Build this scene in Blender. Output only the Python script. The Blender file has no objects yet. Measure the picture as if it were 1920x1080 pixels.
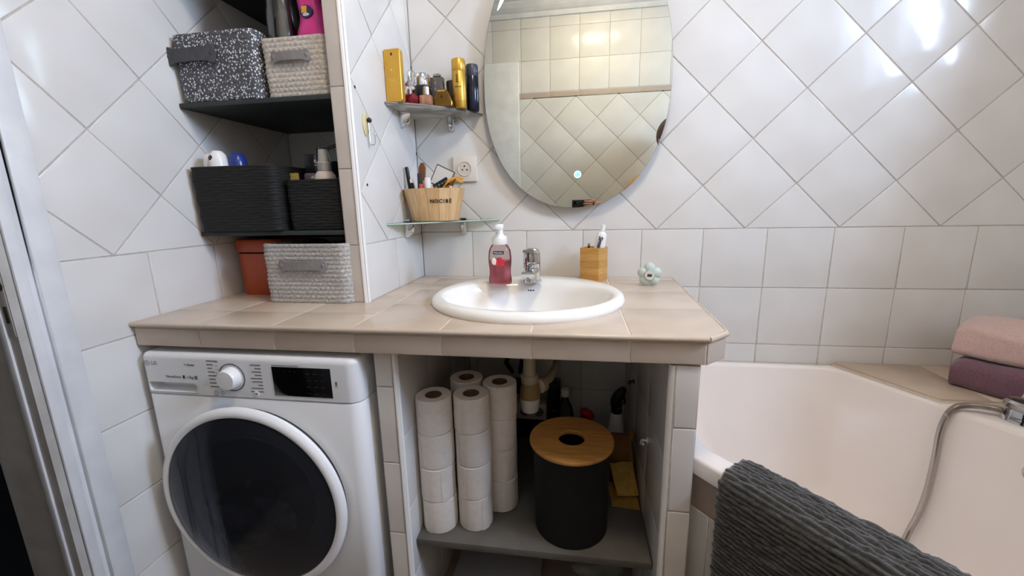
import bpy, bmesh, math, random
from mathutils import Vector, Matrix, Euler
import numpy as np
random.seed(7)
PI = math.pi
SC = bpy.context.scene
COL = SC.collection

# ------------------------------------------------------------------ camera
cam_d = bpy.data.cameras.new('camera'); cam = bpy.data.objects.new('camera', cam_d); COL.objects.link(cam)
cam_d.sensor_width = 36.0; cam_d.lens = 770.11 / 1920 * 36; cam_d.clip_start = 0.01
yaw, pitch, roll = 0.153431, -0.201488, -0.021215
f_ = Vector((-math.sin(yaw) * math.cos(pitch), math.cos(yaw) * math.cos(pitch), math.sin(pitch)))
r0 = Vector((math.cos(yaw), math.sin(yaw), 0)); u0 = r0.cross(f_)
r_ = r0 * math.cos(roll) + u0 * math.sin(roll); u_ = -r0 * math.sin(roll) + u0 * math.cos(roll)
CAM = Vector((0.1717, -1.4730, 0.0951))
mw = Matrix((r_, u_, -f_)).transposed().to_4x4(); mw.translation = CAM
cam.matrix_world = mw; SC.camera = cam

# ------------------------------------------------------------------ world, lights, exposure
w = bpy.data.worlds.new('sky'); SC.world = w; w.use_nodes = True
bg = w.node_tree.nodes['Background']; bg.inputs[0].default_value = (0.62, 0.76, 1.0, 1); bg.inputs[1].default_value = 4.0
def area(name, loc, target, size, sizey, power, color):
    l = bpy.data.lights.new(name, 'AREA'); l.shape = 'RECTANGLE'; l.size = size; l.size_y = sizey
    l.energy = power; l.color = color
    o = bpy.data.objects.new(name, l); COL.objects.link(o); o.location = loc
    o.rotation_euler = (Vector(target) - Vector(loc)).to_track_quat('-Z', 'Y').to_euler()
    return o
area('window_daylight', (2.06, -1.00, 1.04), (0.0, -0.90, 0.10), 0.66, 0.66, 74.0, (0.70, 0.82, 1.0))
LAMP_COLOR = (1.0, 0.84, 0.645); LAMP_STRENGTH = 58.0
SC.view_settings.view_transform = 'Standard'; SC.view_settings.look = 'None'
SC.view_settings.exposure = 0.10; SC.view_settings.gamma = 1.0; SC.view_settings.use_curve_mapping = False
try:
    SC.cycles.use_denoising = True; SC.cycles.max_bounces = 10; SC.cycles.diffuse_bounces = 6
    SC.cycles.glossy_bounces = 6; SC.cycles.transparent_max_bounces = 12; SC.cycles.sample_clamp_indirect = 6
    SC.cycles.caustics_reflective = False; SC.cycles.caustics_refractive = False
except Exception: pass

# ------------------------------------------------------------------ materials
def lin(h):
    if isinstance(h, str):
        h = h.lstrip('#'); c = [int(h[i:i+2], 16) / 255 for i in (0, 2, 4)]
        return tuple(((x + 0.055) / 1.055) ** 2.4 if x > 0.04045 else x / 12.92 for x in c)
    return h
_M = {}
def mat(name, color, rough=0.5, metal=0.0, color2=None, scale=20.0, stretch=(1, 1, 1), bump=0.0, bump_scale=None,
        coat=0.0, trans=0.0, ior=1.45, emit=None, estr=0.0, kind='noise', detail=3.0, sheen=0.0, rand=0.0, contrast=None):
    if name in _M: return _M[name]
    m = bpy.data.materials.new(name); m.use_nodes = True
    nt = m.node_tree; n = nt.nodes; L = nt.links; b = n['Principled BSDF']
    c = lin(color) + (1,)
    b.inputs['Base Color'].default_value = c; b.inputs['Roughness'].default_value = rough
    b.inputs['Metallic'].default_value = metal; b.inputs['Coat Weight'].default_value = coat
    b.inputs['Transmission Weight'].default_value = trans; b.inputs['IOR'].default_value = ior
    if sheen: b.inputs['Sheen Weight'].default_value = sheen
    if emit: b.inputs['Emission Color'].default_value = lin(emit) + (1,); b.inputs['Emission Strength'].default_value = estr
    if color2 or bump or rand:
        tc = n.new('ShaderNodeTexCoord'); mp = n.new('ShaderNodeMapping'); mp.inputs['Scale'].default_value = stretch
        L.new(tc.outputs['Object'], mp.inputs['Vector'])
        def tex(s):
            if kind == 'wave':
                t = n.new('ShaderNodeTexWave'); t.inputs['Scale'].default_value = s; t.inputs['Distortion'].default_value = 4; t.inputs['Detail'].default_value = detail
                t.inputs['Detail Scale'].default_value = 1.5; o = t.outputs['Fac']
            elif kind == 'voronoi':
                t = n.new('ShaderNodeTexVoronoi'); t.inputs['Scale'].default_value = s; o = t.outputs['Distance']
            else:
                t = n.new('ShaderNodeTexNoise'); t.inputs['Scale'].default_value = s; t.inputs['Detail'].default_value = detail; o = t.outputs['Fac']
            L.new(mp.outputs['Vector'], t.inputs['Vector']); return o
        last = None
        if color2:
            o = tex(scale); r = n.new('ShaderNodeValToRGB'); L.new(o, r.inputs['Fac'])
            lo, hi = contrast or (0.35, 0.65)
            r.color_ramp.elements[0].position = lo; r.color_ramp.elements[1].position = hi
            r.color_ramp.elements[0].color = c; r.color_ramp.elements[1].color = lin(color2) + (1,)
            last = r.outputs['Color']; L.new(last, b.inputs['Base Color'])
        if rand:
            oi = n.new('ShaderNodeObjectInfo'); mr = n.new('ShaderNodeMapRange'); mr.inputs['To Min'].default_value = 1 - rand; mr.inputs['To Max'].default_value = 1 + rand * 0.3
            L.new(oi.outputs['Random'], mr.inputs['Value'])
            hs = n.new('ShaderNodeHueSaturation'); hs.inputs['Color'].default_value = c
            if last: L.new(last, hs.inputs['Color'])
            L.new(mr.outputs['Result'], hs.inputs['Value']); L.new(hs.outputs['Color'], b.inputs['Base Color'])
        if bump:
            o = tex(bump_scale or scale); bp = n.new('ShaderNodeBump'); bp.inputs['Strength'].default_value = bump; bp.inputs['Distance'].default_value = 0.002
            L.new(o, bp.inputs['Height']); L.new(bp.outputs['Normal'], b.inputs['Normal'])
    _M[name] = m; return m
def glassy(name, tint, fac=0.12, rough=0.02):
    """thin clear material: transparent mixed with a gloss (lets light and shadow rays through)"""
    if name in _M: return _M[name]
    m = bpy.data.materials.new(name); m.use_nodes = True; nt = m.node_tree; n = nt.nodes; L = nt.links
    n.remove(n['Principled BSDF']); out = n['Material Output']
    t = n.new('ShaderNodeBsdfTransparent'); t.inputs['Color'].default_value = lin(tint) + (1,)
    g = n.new('ShaderNodeBsdfGlossy'); g.inputs['Roughness'].default_value = rough; g.inputs['Color'].default_value = (1, 1, 1, 1)
    fr = n.new('ShaderNodeLayerWeight'); fr.inputs['Blend'].default_value = fac
    mx = n.new('ShaderNodeMixShader'); L.new(fr.outputs['Fresnel'], mx.inputs['Fac']); L.new(t.outputs[0], mx.inputs[1]); L.new(g.outputs[0], mx.inputs[2])
    L.new(mx.outputs[0], out.inputs['Surface']); _M[name] = m; return m
def smoked(name):
    m = glassy(name, '#d2d4da', .14, .015); nt = m.node_tree; n = nt.nodes; L = nt.links; mx = [k for k in n if k.type == 'MIX_SHADER'][0]
    d = n.new('ShaderNodeBsdfDiffuse'); d.inputs['Color'].default_value = lin('#4a4c52') + (1,); t = [k for k in n if k.type == 'BSDF_TRANSPARENT'][0]
    m2 = n.new('ShaderNodeMixShader'); m2.inputs['Fac'].default_value = .22; L.new(t.outputs[0], m2.inputs[1]); L.new(d.outputs[0], m2.inputs[2]); L.new(m2.outputs[0], mx.inputs[1]); return m
def emis(name, color, s):
    if name in _M: return _M[name]
    m = bpy.data.materials.new(name); m.use_nodes = True; nt = m.node_tree; n = nt.nodes
    n.remove(n['Principled BSDF']); e = n.new('ShaderNodeEmission'); e.inputs['Color'].default_value = tuple(color) + (1,); e.inputs['Strength'].default_value = s
    nt.links.new(e.outputs[0], n['Material Output'].inputs['Surface']); _M[name] = m; return m

TILE = mat('glazed_white_tile', '#dddcd9', 0.13, color2='#d8d6d2', scale=7, bump=0.30, bump_scale=19, detail=1.0, rand=0.03)
TILE_DIM = TILE
GROUT = mat('grey_grout', '#c3bdb5', 0.9, color2='#b3ada5', scale=60)
BEIGE = mat('glazed_beige_tile', '#c9b9a8', 0.22, color2='#c1b09e', scale=9, bump=0.12, bump_scale=14, detail=1.0, rand=0.03)
TAUPE = mat('taupe_tile', '#bdac9f', 0.25, color2='#b4a396', scale=9, rand=0.03)
BGROUT = mat('cream_grout', '#eadfd0', 0.85, color2='#e0d4c4', scale=60)
PILTILE = mat('pillar_white_tile', '#e2ddd6', 0.2, color2='#dcd6cf', scale=9, rand=0.03)
STRIPTILE = mat('pale_beige_strip_tile', '#d3cac0', 0.22, color2='#ccc2b8', scale=9, rand=0.03)
PAINT = mat('white_gloss_paint', '#dedfe0', 0.35, color2='#d3d4d6', scale=14, bump=0.15, bump_scale=40)
PAINT_G = mat('shaded_grey_paint', '#b4b2ae', 0.5, color2='#a6a29c', scale=16, bump=0.15)  # shade of the jamb faces turned from the daylight, put into the grey
PLASTER = mat('ceiling_paint', '#d8d6d0', 0.8, color2='#cfccc5', scale=6)
FLOOR = mat('beige_floor_tile', '#b3a290', 0.35, color2='#a39280', scale=5)
DARKW = mat('hall_darkness', '#1a1816', 0.9, color2='#141210', scale=4)  # darkness of the unlit hall painted into its surfaces
CERAMIC = mat('white_ceramic', '#f2f0ec', 0.06, color2='#efede8', scale=4)
ACRYL = mat('white_acrylic', '#ece4de', 0.13, color2='#e8dfd8', scale=3)
CHROME = mat('chrome', '#d9dadb', 0.07, 1.0)
CHROME_D = mat('brushed_chrome', '#a9a6a2', 0.22, 1.0)
WPLAST = mat('white_plastic', '#eceae6', 0.3)
BLACKP = mat('black_plastic', '#0d0d0e', 0.35)
DARKP = mat('dark_grey_plastic', '#2a2b2d', 0.45)
SHELFD = mat('dark_green_grey_laminate', '#2e3532', 0.6, color2='#272d2b', scale=8)
CONCRETE = mat('grey_concrete_laminate', '#65625d', 0.75, color2='#54514c', scale=9, bump=0.2, detail=6)
INK = mat('black_ink', '#1a1a1a', 0.6)
GREYINK = mat('grey_ink', '#6d6d70', 0.6)
MIRROR = mat('mirror_silver', '#d6d6ca', 0.0, 1.0)
GLASS = glassy('clear_glass', '#e4efe9', 0.16)
def frosted(name, c):
    m = glassy(name, '#d8dad4', .08, .15); nt = m.node_tree; n = nt.nodes; L = nt.links; mx = [k for k in n if k.type == 'MIX_SHADER'][0]; t = [k for k in n if k.type == 'BSDF_TRANSPARENT'][0]
    d = n.new('ShaderNodeBsdfDiffuse'); d.inputs['Color'].default_value = lin(c) + (1,); q = n.new('ShaderNodeBsdfTranslucent'); q.inputs['Color'].default_value = lin(c) + (1,)
    a = n.new('ShaderNodeMixShader'); a.inputs['Fac'].default_value = .65; L.new(d.outputs[0], a.inputs[1]); L.new(q.outputs[0], a.inputs[2])
    b = n.new('ShaderNodeMixShader'); b.inputs['Fac'].default_value = .75; L.new(t.outputs[0], b.inputs[1]); L.new(a.outputs[0], b.inputs[2]); L.new(b.outputs[0], mx.inputs[1]); return m
FROST = frosted('frosted_shelf_glass', '#f2f3ee')
GREENEDGE = mat('green_glass_edge', '#b9cfc4', 0.15, color2='#adc4b8', scale=20)

# ------------------------------------------------------------------ mesh builder
class MB:
    def __init__(s): s.v = []; s.f = []; s.off = Matrix.Identity(4)
    def add(s, vs, fs):
        k = len(s.v); s.v += [s.off @ Vector(p) for p in vs]; s.f += [[i + k for i in q] for q in fs]; return s
    def bm(s, b):
        b.verts.index_update(); s.add([v.co.copy() for v in b.verts], [[v.index for v in f.verts] for f in b.faces]); b.free(); return s
    def box(s, lo, hi, bev=0.0, seg=2, M=None):
        b = bmesh.new(); bmesh.ops.create_cube(b, size=1)
        lo = Vector(lo); hi = Vector(hi); d = hi - lo; c = (lo + hi) / 2
        for v in b.verts: v.co = Vector((v.co.x * d.x, v.co.y * d.y, v.co.z * d.z)) + c
        if bev > 0: bmesh.ops.bevel(b, geom=b.edges[:], offset=min(bev, min(d) * 0.49), segments=seg, affect='EDGES', profile=0.5)
        if M is not None: bmesh.ops.transform(b, matrix=M, verts=b.verts)
        return s.bm(b)
    def loft(s, rings, cap0=True, cap1=True, close=True):
        n = len(rings[0]); k = len(s.v); s.v += [s.off @ Vector(p) for r in rings for p in r]
        for i in range(len(rings) - 1):
            for j in range(n if close else n - 1):
                a = k + i * n + j; b = k + i * n + (j + 1) % n
                s.f.append([a, b, b + n, a + n])
        if cap0: s.f.append([k + j for j in reversed(range(n))])
        if cap1: s.f.append([k + (len(rings) - 1) * n + j for j in range(n)])
        return s
    def lathe(s, prof, c=(0, 0, 0), seg=32, axis=(0, 0, 1), sx=1.0, sy=1.0, cap0=True, cap1=True):
        q = Vector((0, 0, 1)).rotation_difference(Vector(axis).normalized()); c = Vector(c)
        rings = [[c + q @ Vector((r * sx * math.cos(2 * PI * j / seg), r * sy * math.sin(2 * PI * j / seg), z)) for j in range(seg)] for r, z in prof]
        return s.loft(rings, cap0 and prof[0][0] > 1e-6, cap1 and prof[-1][0] > 1e-6)
    def cyl(s, p0, p1, r0, r1=None, seg=20, bev=0.0):
        p0 = Vector(p0); p1 = Vector(p1); h = (p1 - p0).length; r1 = r0 if r1 is None else r1
        pr = [(r0, 0), (r1, h)] if not bev else [(r0 - bev, 0), (r0, bev), (r1, h - bev), (r1 - bev, h)]
        return s.lathe(pr, p0, seg, p1 - p0)
    def ball(s, c, r, seg=16, rings=10, sc=(1, 1, 1), M=None):
        vs = [Vector((0, 0, -1))]; fs = []
        for i in range(1, rings):
            t = -PI / 2 + PI * i / rings
            vs += [Vector((math.cos(t) * math.cos(2 * PI * j / seg), math.cos(t) * math.sin(2 * PI * j / seg), math.sin(t))) for j in range(seg)]
        vs.append(Vector((0, 0, 1))); top = len(vs) - 1
        for j in range(seg):
            fs.append([0, 1 + (j + 1) % seg, 1 + j]); b = 1 + (rings - 2) * seg
            fs.append([b + j, b + (j + 1) % seg, top])
            for i in range(rings - 2):
                a = 1 + i * seg; fs.append([a + j, a + (j + 1) % seg, a + seg + (j + 1) % seg, a + seg + j])
        vs = [Vector((v.x * sc[0] * r, v.y * sc[1] * r, v.z * sc[2] * r)) for v in vs]
        if M is not None: vs = [M @ v for v in vs]
        return s.add([v + Vector(c) for v in vs], fs)
    def tube(s, path, r, seg=12, caps=True):
        P = [Vector(p) for p in path]; n = len(P); rr = r if isinstance(r, (list, tuple)) else [r] * n
        T = [(P[min(i + 1, n - 1)] - P[max(i - 1, 0)]).normalized() for i in range(n)]
        up = Vector((0, 0, 1)) if abs(T[0].z) < 0.9 else Vector((1, 0, 0)); N = (up - T[0] * up.dot(T[0])).normalized(); rings = []
        for i in range(n):
            N = (N - T[i] * N.dot(T[i])).normalized(); B = T[i].cross(N)
            rings.append([P[i] + (N * math.cos(2 * PI * j / seg) + B * math.sin(2 * PI * j / seg)) * rr[i] for j in range(seg)])
        return s.loft(rings, caps, caps)
    def prism(s, poly, z0, z1, bev=0.0, M=None):
        """convex-ish 2D outline extruded along z, optional bevel of both rims"""
        def ring(o, z):
            p = inset(poly, o) if o > 0 else poly
            return [(Vector((x, y, z)) if M is None else M @ Vector((x, y, z))) for x, y in p]
        rs = [ring(0, z0), ring(0, z1)] if not bev else [ring(bev, z0), ring(0, z0 + bev), ring(0, z1 - bev), ring(bev, z1)]
        return s.loft(rs)
    def mesh(s, name):
        m = bpy.data.meshes.new(name); m.from_pydata([tuple(v) for v in s.v], [], s.f)
        b = bmesh.new(); b.from_mesh(m); bmesh.ops.remove_doubles(b, verts=b.verts, dist=1e-6); bmesh.ops.recalc_face_normals(b, faces=b.faces); b.to_mesh(m); b.free()
        return m
    def build(s, name, material, parent=None, local=False, smooth=True, angle=40, **tags):
        lo = Vector((0, 0, 0))
        if parent is not None:
            if not local: lo = wloc(parent)
        elif not local and s.v:
            xs = [v.x for v in s.v]; ys = [v.y for v in s.v]; zs = [v.z for v in s.v]
            lo = Vector(((min(xs) + max(xs)) / 2, (min(ys) + max(ys)) / 2, min(zs)))
        if lo.length: s.v = [v - lo for v in s.v]
        m = s.mesh(name); m.materials.append(material)
        if smooth:
            m.polygons.foreach_set('use_smooth', [True] * len(m.polygons))
            try: m.set_sharp_from_angle(angle=math.radians(angle))
            except Exception: pass
        o = bpy.data.objects.new(name, m); COL.objects.link(o)
        if parent is not None: o.parent = parent
        elif not local: o.location = lo
        for k, v in tags.items(): o[k] = v
        return o
def wloc(o):
    v = Vector((0, 0, 0))
    while o is not None: v = v + Vector(o.location); o = o.parent
    return v
def thing(name, label, cat, loc=(0, 0, 0), rz=0.0, group=None):
    o = bpy.data.objects.new(name, None); COL.objects.link(o); o.location = loc; o.rotation_euler = (0, 0, rz); o.empty_display_size = 0.02
    o['label'] = label; o['category'] = cat
    if group: o['group'] = group
    return o
def tag(o, label, cat, group=None):
    o['label'] = label; o['category'] = cat
    if group: o['group'] = group
    return o
def struct(o): o['kind'] = 'structure'; return o
def inset(poly, d):
    n = len(poly); ar = sum(poly[i][0] * poly[(i + 1) % n][1] - poly[(i + 1) % n][0] * poly[i][1] for i in range(n)); sg = 1 if ar > 0 else -1
    out = []
    for i in range(n):
        p, q, r = Vector(poly[i - 1]), Vector(poly[i]), Vector(poly[(i + 1) % n])
        a = (q - p).normalized(); b = (r - q).normalized(); na = Vector((-a.y, a.x)) * sg; nb = Vector((-b.y, b.x)) * sg
        k = 1 + na.dot(nb); out.append(tuple(q + (na + nb) * (d / max(k, 0.2))))
    return out
def clip(poly, u0, u1, v0, v1):
    for ax, val, sg in ((0, u0, 1), (0, u1, -1), (1, v0, 1), (1, v1, -1)):
        out = []; n = len(poly)
        for i in range(n):
            a, b = poly[i], poly[(i + 1) % n]; da = (a[ax] - val) * sg; db = (b[ax] - val) * sg
            if da >= -1e-9: out.append(a)
            if (da > 1e-9 and db < -1e-9) or (da < -1e-9 and db > 1e-9):
                t = da / (da - db); out.append((a[0] + t * (b[0] - a[0]), a[1] + t * (b[1] - a[1])))
        poly = out
        if len(poly) < 3: return []
    res = []
    for p in poly:
        if not res or (abs(p[0] - res[-1][0]) + abs(p[1] - res[-1][1])) > 1e-5: res.append(p)
    if len(res) > 2 and abs(res[0][0] - res[-1][0]) + abs(res[0][1] - res[-1][1]) < 1e-5: res.pop()
    return res
def parea(p): return abs(sum(p[i][0] * p[(i + 1) % len(p)][1] - p[(i + 1) % len(p)][0] * p[i][1] for i in range(len(p)))) / 2
def rrect(w, d, r, k=6, cx=0.0, cy=0.0):
    pts = []
    for (sx, sy, a0) in ((1, 1, 0), (-1, 1, PI / 2), (-1, -1, PI), (1, -1, 3 * PI / 2)):
        for i in range(k + 1):
            a = a0 + PI / 2 * i / k; pts.append((cx + sx * (w / 2 - r) + r * math.cos(a), cy + sy * (d / 2 - r) + r * math.sin(a)))
    return pts
def roundpoly(P, R, k=6):
    out = []; n = len(P)
    for i in range(n):
        p, q, r = Vector(P[i - 1]), Vector(P[i]), Vector(P[(i + 1) % n]); a = (p - q).normalized(); b = (r - q).normalized()
        ang = a.angle(b); t = R[i] / math.tan(ang / 2); t = min(t, (p - q).length * 0.45, (r - q).length * 0.45); rad = t * math.tan(ang / 2)
        c = q + (a + b).normalized() * (rad / math.sin(ang / 2)); s = q + a * t - c; e = q + b * t - c
        tot = s.angle(e); cr = s.x * e.y - s.y * e.x; sg = 1 if cr > 0 else -1
        for j in range(k + 1):
            th = sg * tot * j / k; out.append((c.x + s.x * math.cos(th) - s.y * math.sin(th), c.y + s.x * math.sin(th) + s.y * math.cos(th)))
    return out
def bake_bool(o, cutter, op='DIFFERENCE'):
    md = o.modifiers.new('cut', 'BOOLEAN'); md.operation = op; md.object = cutter; md.solver = 'EXACT'
    bpy.context.view_layer.update(); dg = bpy.context.evaluated_depsgraph_get()
    m = bpy.data.meshes.new_from_object(o.evaluated_get(dg)); o.modifiers.clear(); o.data = m
    try: m.set_sharp_from_angle(angle=math.radians(40))
    except Exception: pass
def text(s, size, M, material, parent, name='lettering', depth=0.0004, align='CENTER', bold=0.0, squeeze=1.0, shear=0.0):
    c = bpy.data.curves.new('txt', 'FONT'); c.body = s; c.size = size; c.extrude = depth; c.align_x = align; c.align_y = 'CENTER'; c.offset = bold; c.resolution_u = 2; c.shear = shear
    o = bpy.data.objects.new('txt', c); COL.objects.link(o); bpy.context.view_layer.update()
    m = bpy.data.meshes.new_from_object(o.evaluated_get(bpy.context.evaluated_depsgraph_get())); bpy.data.objects.remove(o)
    m.transform(Matrix.Diagonal((squeeze, 1, 1, 1))); m.transform(M); m.transform(Matrix.Translation(-wloc(parent)) if not parent.get('_rot') else Matrix.Identity(4))
    m.materials.clear(); m.materials.append(material); m.name = name
    ob = bpy.data.objects.new(name, m); COL.objects.link(ob); ob.parent = parent; return ob
def frame_(o, x, y):
    x = Vector(x).normalized(); y = Vector(y).normalized(); z = x.cross(y).normalized()
    M = Matrix((x, z.cross(x), z)).transposed().to_4x4(); M.translation = Vector(o); return M
FRONT = lambda p: frame_(p, (1, 0, 0), (0, 0, 1))     # faces -Y

# ------------------------------------------------------------------ tiled faces
_tm = {}
def tile_mesh(poly, material, th=0.0014, key=None):
    if key and key in _tm: return _tm[key]
    mb = MB(); r = [[(x, y, 0) for x, y in poly], [(x, y, th * 0.55) for x, y in poly], [(x, y, th * 0.88) for x, y in inset(poly, 0.0006)], [(x, y, th) for x, y in inset(poly, 0.0018)]]
    mb.loft(r, cap0=False); m = mb.mesh('tile'); m.materials.append(material)
    m.polygons.foreach_set('use_smooth', [True] * len(m.polygons))
    try: m.set_sharp_from_angle(angle=math.radians(60))
    except Exception: pass
    if key: _tm[key] = m
    return m
def put_tile(parent, O, U, V, N, poly, c, material, key=None, jit=0.0016, name='tile', gap=0.0017, th=0.0014):
    loc = [(x - c[0], y - c[1]) for x, y in poly]; loc = inset(loc, gap)
    m = tile_mesh(loc, material, th, key and (key, material.name, th))
    o = bpy.data.objects.new(name, m); COL.objects.link(o)
    R = Matrix((U, V, N)).transposed(); J = Euler((random.uniform(-jit, jit), random.uniform(-jit, jit), 0)).to_matrix()
    M = (R @ J).to_4x4(); M.translation = Vector(O) + Vector(U) * c[0] + Vector(V) * c[1]; 
    o.parent = parent; o.matrix_local = Matrix.Translation(-wloc(parent)) @ M
    return o
def straight(parent, O, U, V, N, reg, uo, vo, pu=0.2, pv=0.2, material=None, minarea=2e-4, **kw):
    u0, u1, v0, v1 = reg; U, V, N = Vector(U), Vector(V), Vector(N)
    for i in range(math.floor((u0 - uo) / pu + 1e-6), math.ceil((u1 - uo) / pu - 1e-6)):
        for j in range(math.floor((v0 - vo) / pv + 1e-6), math.ceil((v1 - vo) / pv - 1e-6)):
            a, b = uo + i * pu, vo + j * pv; q = [(a, b), (a + pu, b), (a + pu, b + pv), (a, b + pv)]
            full = a >= u0 - 1e-6 and a + pu <= u1 + 1e-6 and b >= v0 - 1e-6 and b + pv <= v1 + 1e-6
            p = q if full else clip(q, *reg)
            if len(p) < 3 or parea(p) < minarea: continue
            put_tile(parent, O, U, V, N, p, (a + pu / 2, b + pv / 2), material or TILE, ('s', pu, pv) if full else None, **kw)
D = 0.2 * math.sqrt(2)
def diag(parent, O, U, V, N, reg, uo, vo, material=None, minarea=2e-4, d=D):
    u0, u1, v0, v1 = reg; U, V, N = Vector(U), Vector(V), Vector(N)
    for half in (0, 1):
        for i in range(math.floor((u0 - uo) / d) - 1, math.ceil((u1 - uo) / d) + 2):
            for j in range(math.floor((v0 - vo) / d) - 1, math.ceil((v1 - vo) / d) + 2):
                cx, cy = (uo + i * d, vo + d / 2 + j * d) if not half else (uo + (i + .5) * d, vo + j * d)
                q = [(cx, cy - d / 2), (cx + d / 2, cy), (cx, cy + d / 2), (cx - d / 2, cy)]
                p = clip(q, *reg)
                if len(p) < 3 or parea(p) < minarea: continue
                full = abs(parea(p) - d * d / 2) < 1e-5
                put_tile(parent, O, U, V, N, q if full else p, (cx, cy), material or TILE, ('d', d) if full else None)

FZ = -1.09; CZ = 1.40          # floor and ceiling
XL, XR, YB, YF = -0.89, 1.75, 0.0, -1.62
g = 0.0014
# back wall
wb = struct(MB().box((XL - .12, g, FZ), (XR + .12, .12, CZ)).build('wall_back', GROUT, smooth=False))
Bk = dict(O=(0, g, 0), U=(1, 0, 0), V=(0, 0, 1), N=(0, -1, 0))
straight(wb, reg=(-0.392, XR, -0.47, 0), uo=0.0, vo=0, **Bk)
straight(wb, reg=(-0.23, 0.365, FZ, -0.47), uo=0.0, vo=0, **Bk)
straight(wb, reg=(XL, -0.445, -0.165, 0), uo=0.0, vo=0, **Bk)
diag(wb, reg=(-0.392, XR, 0, 0.806), uo=-0.1193, vo=0.0, **Bk)
diag(wb, reg=(XL, -0.445, 0, 0.806), uo=-0.1193, vo=0.0, **Bk)
straight(wb, reg=(-0.392, XR, 0.806, 0.838), uo=0.0, vo=0.806, pv=0.032, material=BEIGE, **Bk)
straight(wb, reg=(-0.392, XR, 0.838, 1.31), uo=0.0, vo=0.838, **Bk)
# left wall with the doorway
DY0, DY1, DTOP = -0.872, -1.555, 0.99
wl = struct(MB().box((XL - .12, DY0 + .012, FZ), (XL - g, .0, CZ)).box((XL - .12, DY1 - .012, DTOP + .012), (XL - g, DY0 + .012, CZ)).box((XL - .12, YF, FZ), (XL - g, DY1 - .012, CZ)).build('wall_left', GROUT, smooth=False))
Lf = dict(O=(XL - g, 0, 0), U=(0, -1, 0), V=(0, 0, 1), N=(1, 0, 0))
straight(wl, reg=(0, .782, FZ, -0.004), uo=0.395 - .39, vo=-0.004, pu=0.195, pv=0.196, **Lf)
diag(wl, reg=(0, .782, -0.004, 0.806), uo=0.668, vo=-0.004, d=0.2795, **Lf)
straight(wl, reg=(0, .782, 0.806, 0.838), uo=0.0, vo=0.806, pv=0.032, material=BEIGE, **Lf)
straight(wl, reg=(0, .782, 0.838, 1.31), uo=0.0, vo=0.838, **Lf)
# opposite wall (seen in the mirror)
wf = struct(MB().box((XL - .12, YF - .12, FZ), (XR + .12, YF - g, CZ)).build('wall_front', GROUT, smooth=False))
Ft = dict(O=(0, YF - g, 0), U=(-1, 0, 0), V=(0, 0, 1), N=(0, 1, 0))
straight(wf, reg=(-XR, .86, -0.42, 0), uo=0.0, vo=0, **Ft)
diag(wf, reg=(-XR, .86, 0, 0.806), uo=-0.171, vo=-0.043, **Ft)
straight(wf, reg=(-XR, .86, 0.806, 0.838), uo=0.005, vo=0.806, pv=0.032, material=TAUPE, **Ft)
straight(wf, reg=(-XR, .86, 0.838, 1.32), uo=0.005, vo=0.842, pu=0.196, **Ft)
# right wall with a small window
WY0, WY1, WZ0, WZ1 = -1.30, -0.74, 0.66, 1.26
wr = struct(MB().box((XR + g, YF - .12, FZ), (XR + .12, YB + .12, WZ0)).box((XR + g, YF - .12, WZ1), (XR + .12, YB + .12, CZ)).box((XR + g, WY1, WZ0), (XR + .12, YB + .12, WZ1)).box((XR + g, YF - .12, WZ0), (XR + .12, WY0, WZ1)).build('wall_right', GROUT, smooth=False))
Rt = dict(O=(XR + g, 0, 0), U=(0, 1, 0), V=(0, 0, 1), N=(-1, 0, 0))
straight(wr, reg=(YF, 0, -0.47, 0), uo=0, vo=0, **Rt)
diag(wr, reg=(YF, 0, 0, WZ0), uo=0, vo=0, **Rt)
for a, b in ((YF, WY0), (WY1, 0)): straight(wr, reg=(a, b, WZ0, 1.31), uo=0, vo=0.7, **Rt)
win = struct(MB().box((XR + .03, WY0, WZ0), (XR + .07, WY0 + .04, WZ1)).box((XR + .03, WY1 - .04, WZ0), (XR + .07, WY1, WZ1)).box((XR + .03, WY0 + .04, WZ0), (XR + .07, WY1 - .04, WZ0 + .04)).box((XR + .03, WY0 + .04, WZ1 - .04), (XR + .07, WY1 - .04, WZ1)).build('window_1', PAINT))
MB().box((XR + .048, WY0 + .04, WZ0 + .04), (XR + .052, WY1 - .04, WZ1 - .04)).build('pane', glassy('window_glass', '#f4f8ff', 0.1), win)
struct(MB().box((XL - .12, YF - .12, FZ - .1), (XR + .12, YB + .12, FZ)).build('floor', FLOOR, smooth=False))
struct(MB().box((XL - .12, YF - .12, CZ), (XR + .12, YB + .12, CZ + .1)).build('ceiling', PLASTER, smooth=False))
# crown moulding along the opposite wall
prof = [(0, 1.305), (.016, 1.305), (.020, 1.318), (.020, 1.332), (.034, 1.338), (.052, 1.352), (.066, 1.372), (.066, 1.386), (.080, 1.39), (.080, 1.3995), (0, 1.3995)]
struct(MB().loft([[(x, YF + o, z) for o, z in prof] for x in (XL + .001, XR - .001)]).build('trim_1', PAINT, smooth=False))
# hall behind the doorway
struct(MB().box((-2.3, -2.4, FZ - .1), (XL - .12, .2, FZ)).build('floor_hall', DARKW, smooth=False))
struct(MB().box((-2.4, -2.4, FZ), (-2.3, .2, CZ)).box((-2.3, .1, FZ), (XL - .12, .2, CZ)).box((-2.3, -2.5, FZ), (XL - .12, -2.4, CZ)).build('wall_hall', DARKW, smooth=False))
struct(MB().box((-2.4, -2.5, CZ), (XL - .12, .2, CZ + .1)).build('ceiling_hall', DARKW, smooth=False))

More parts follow.
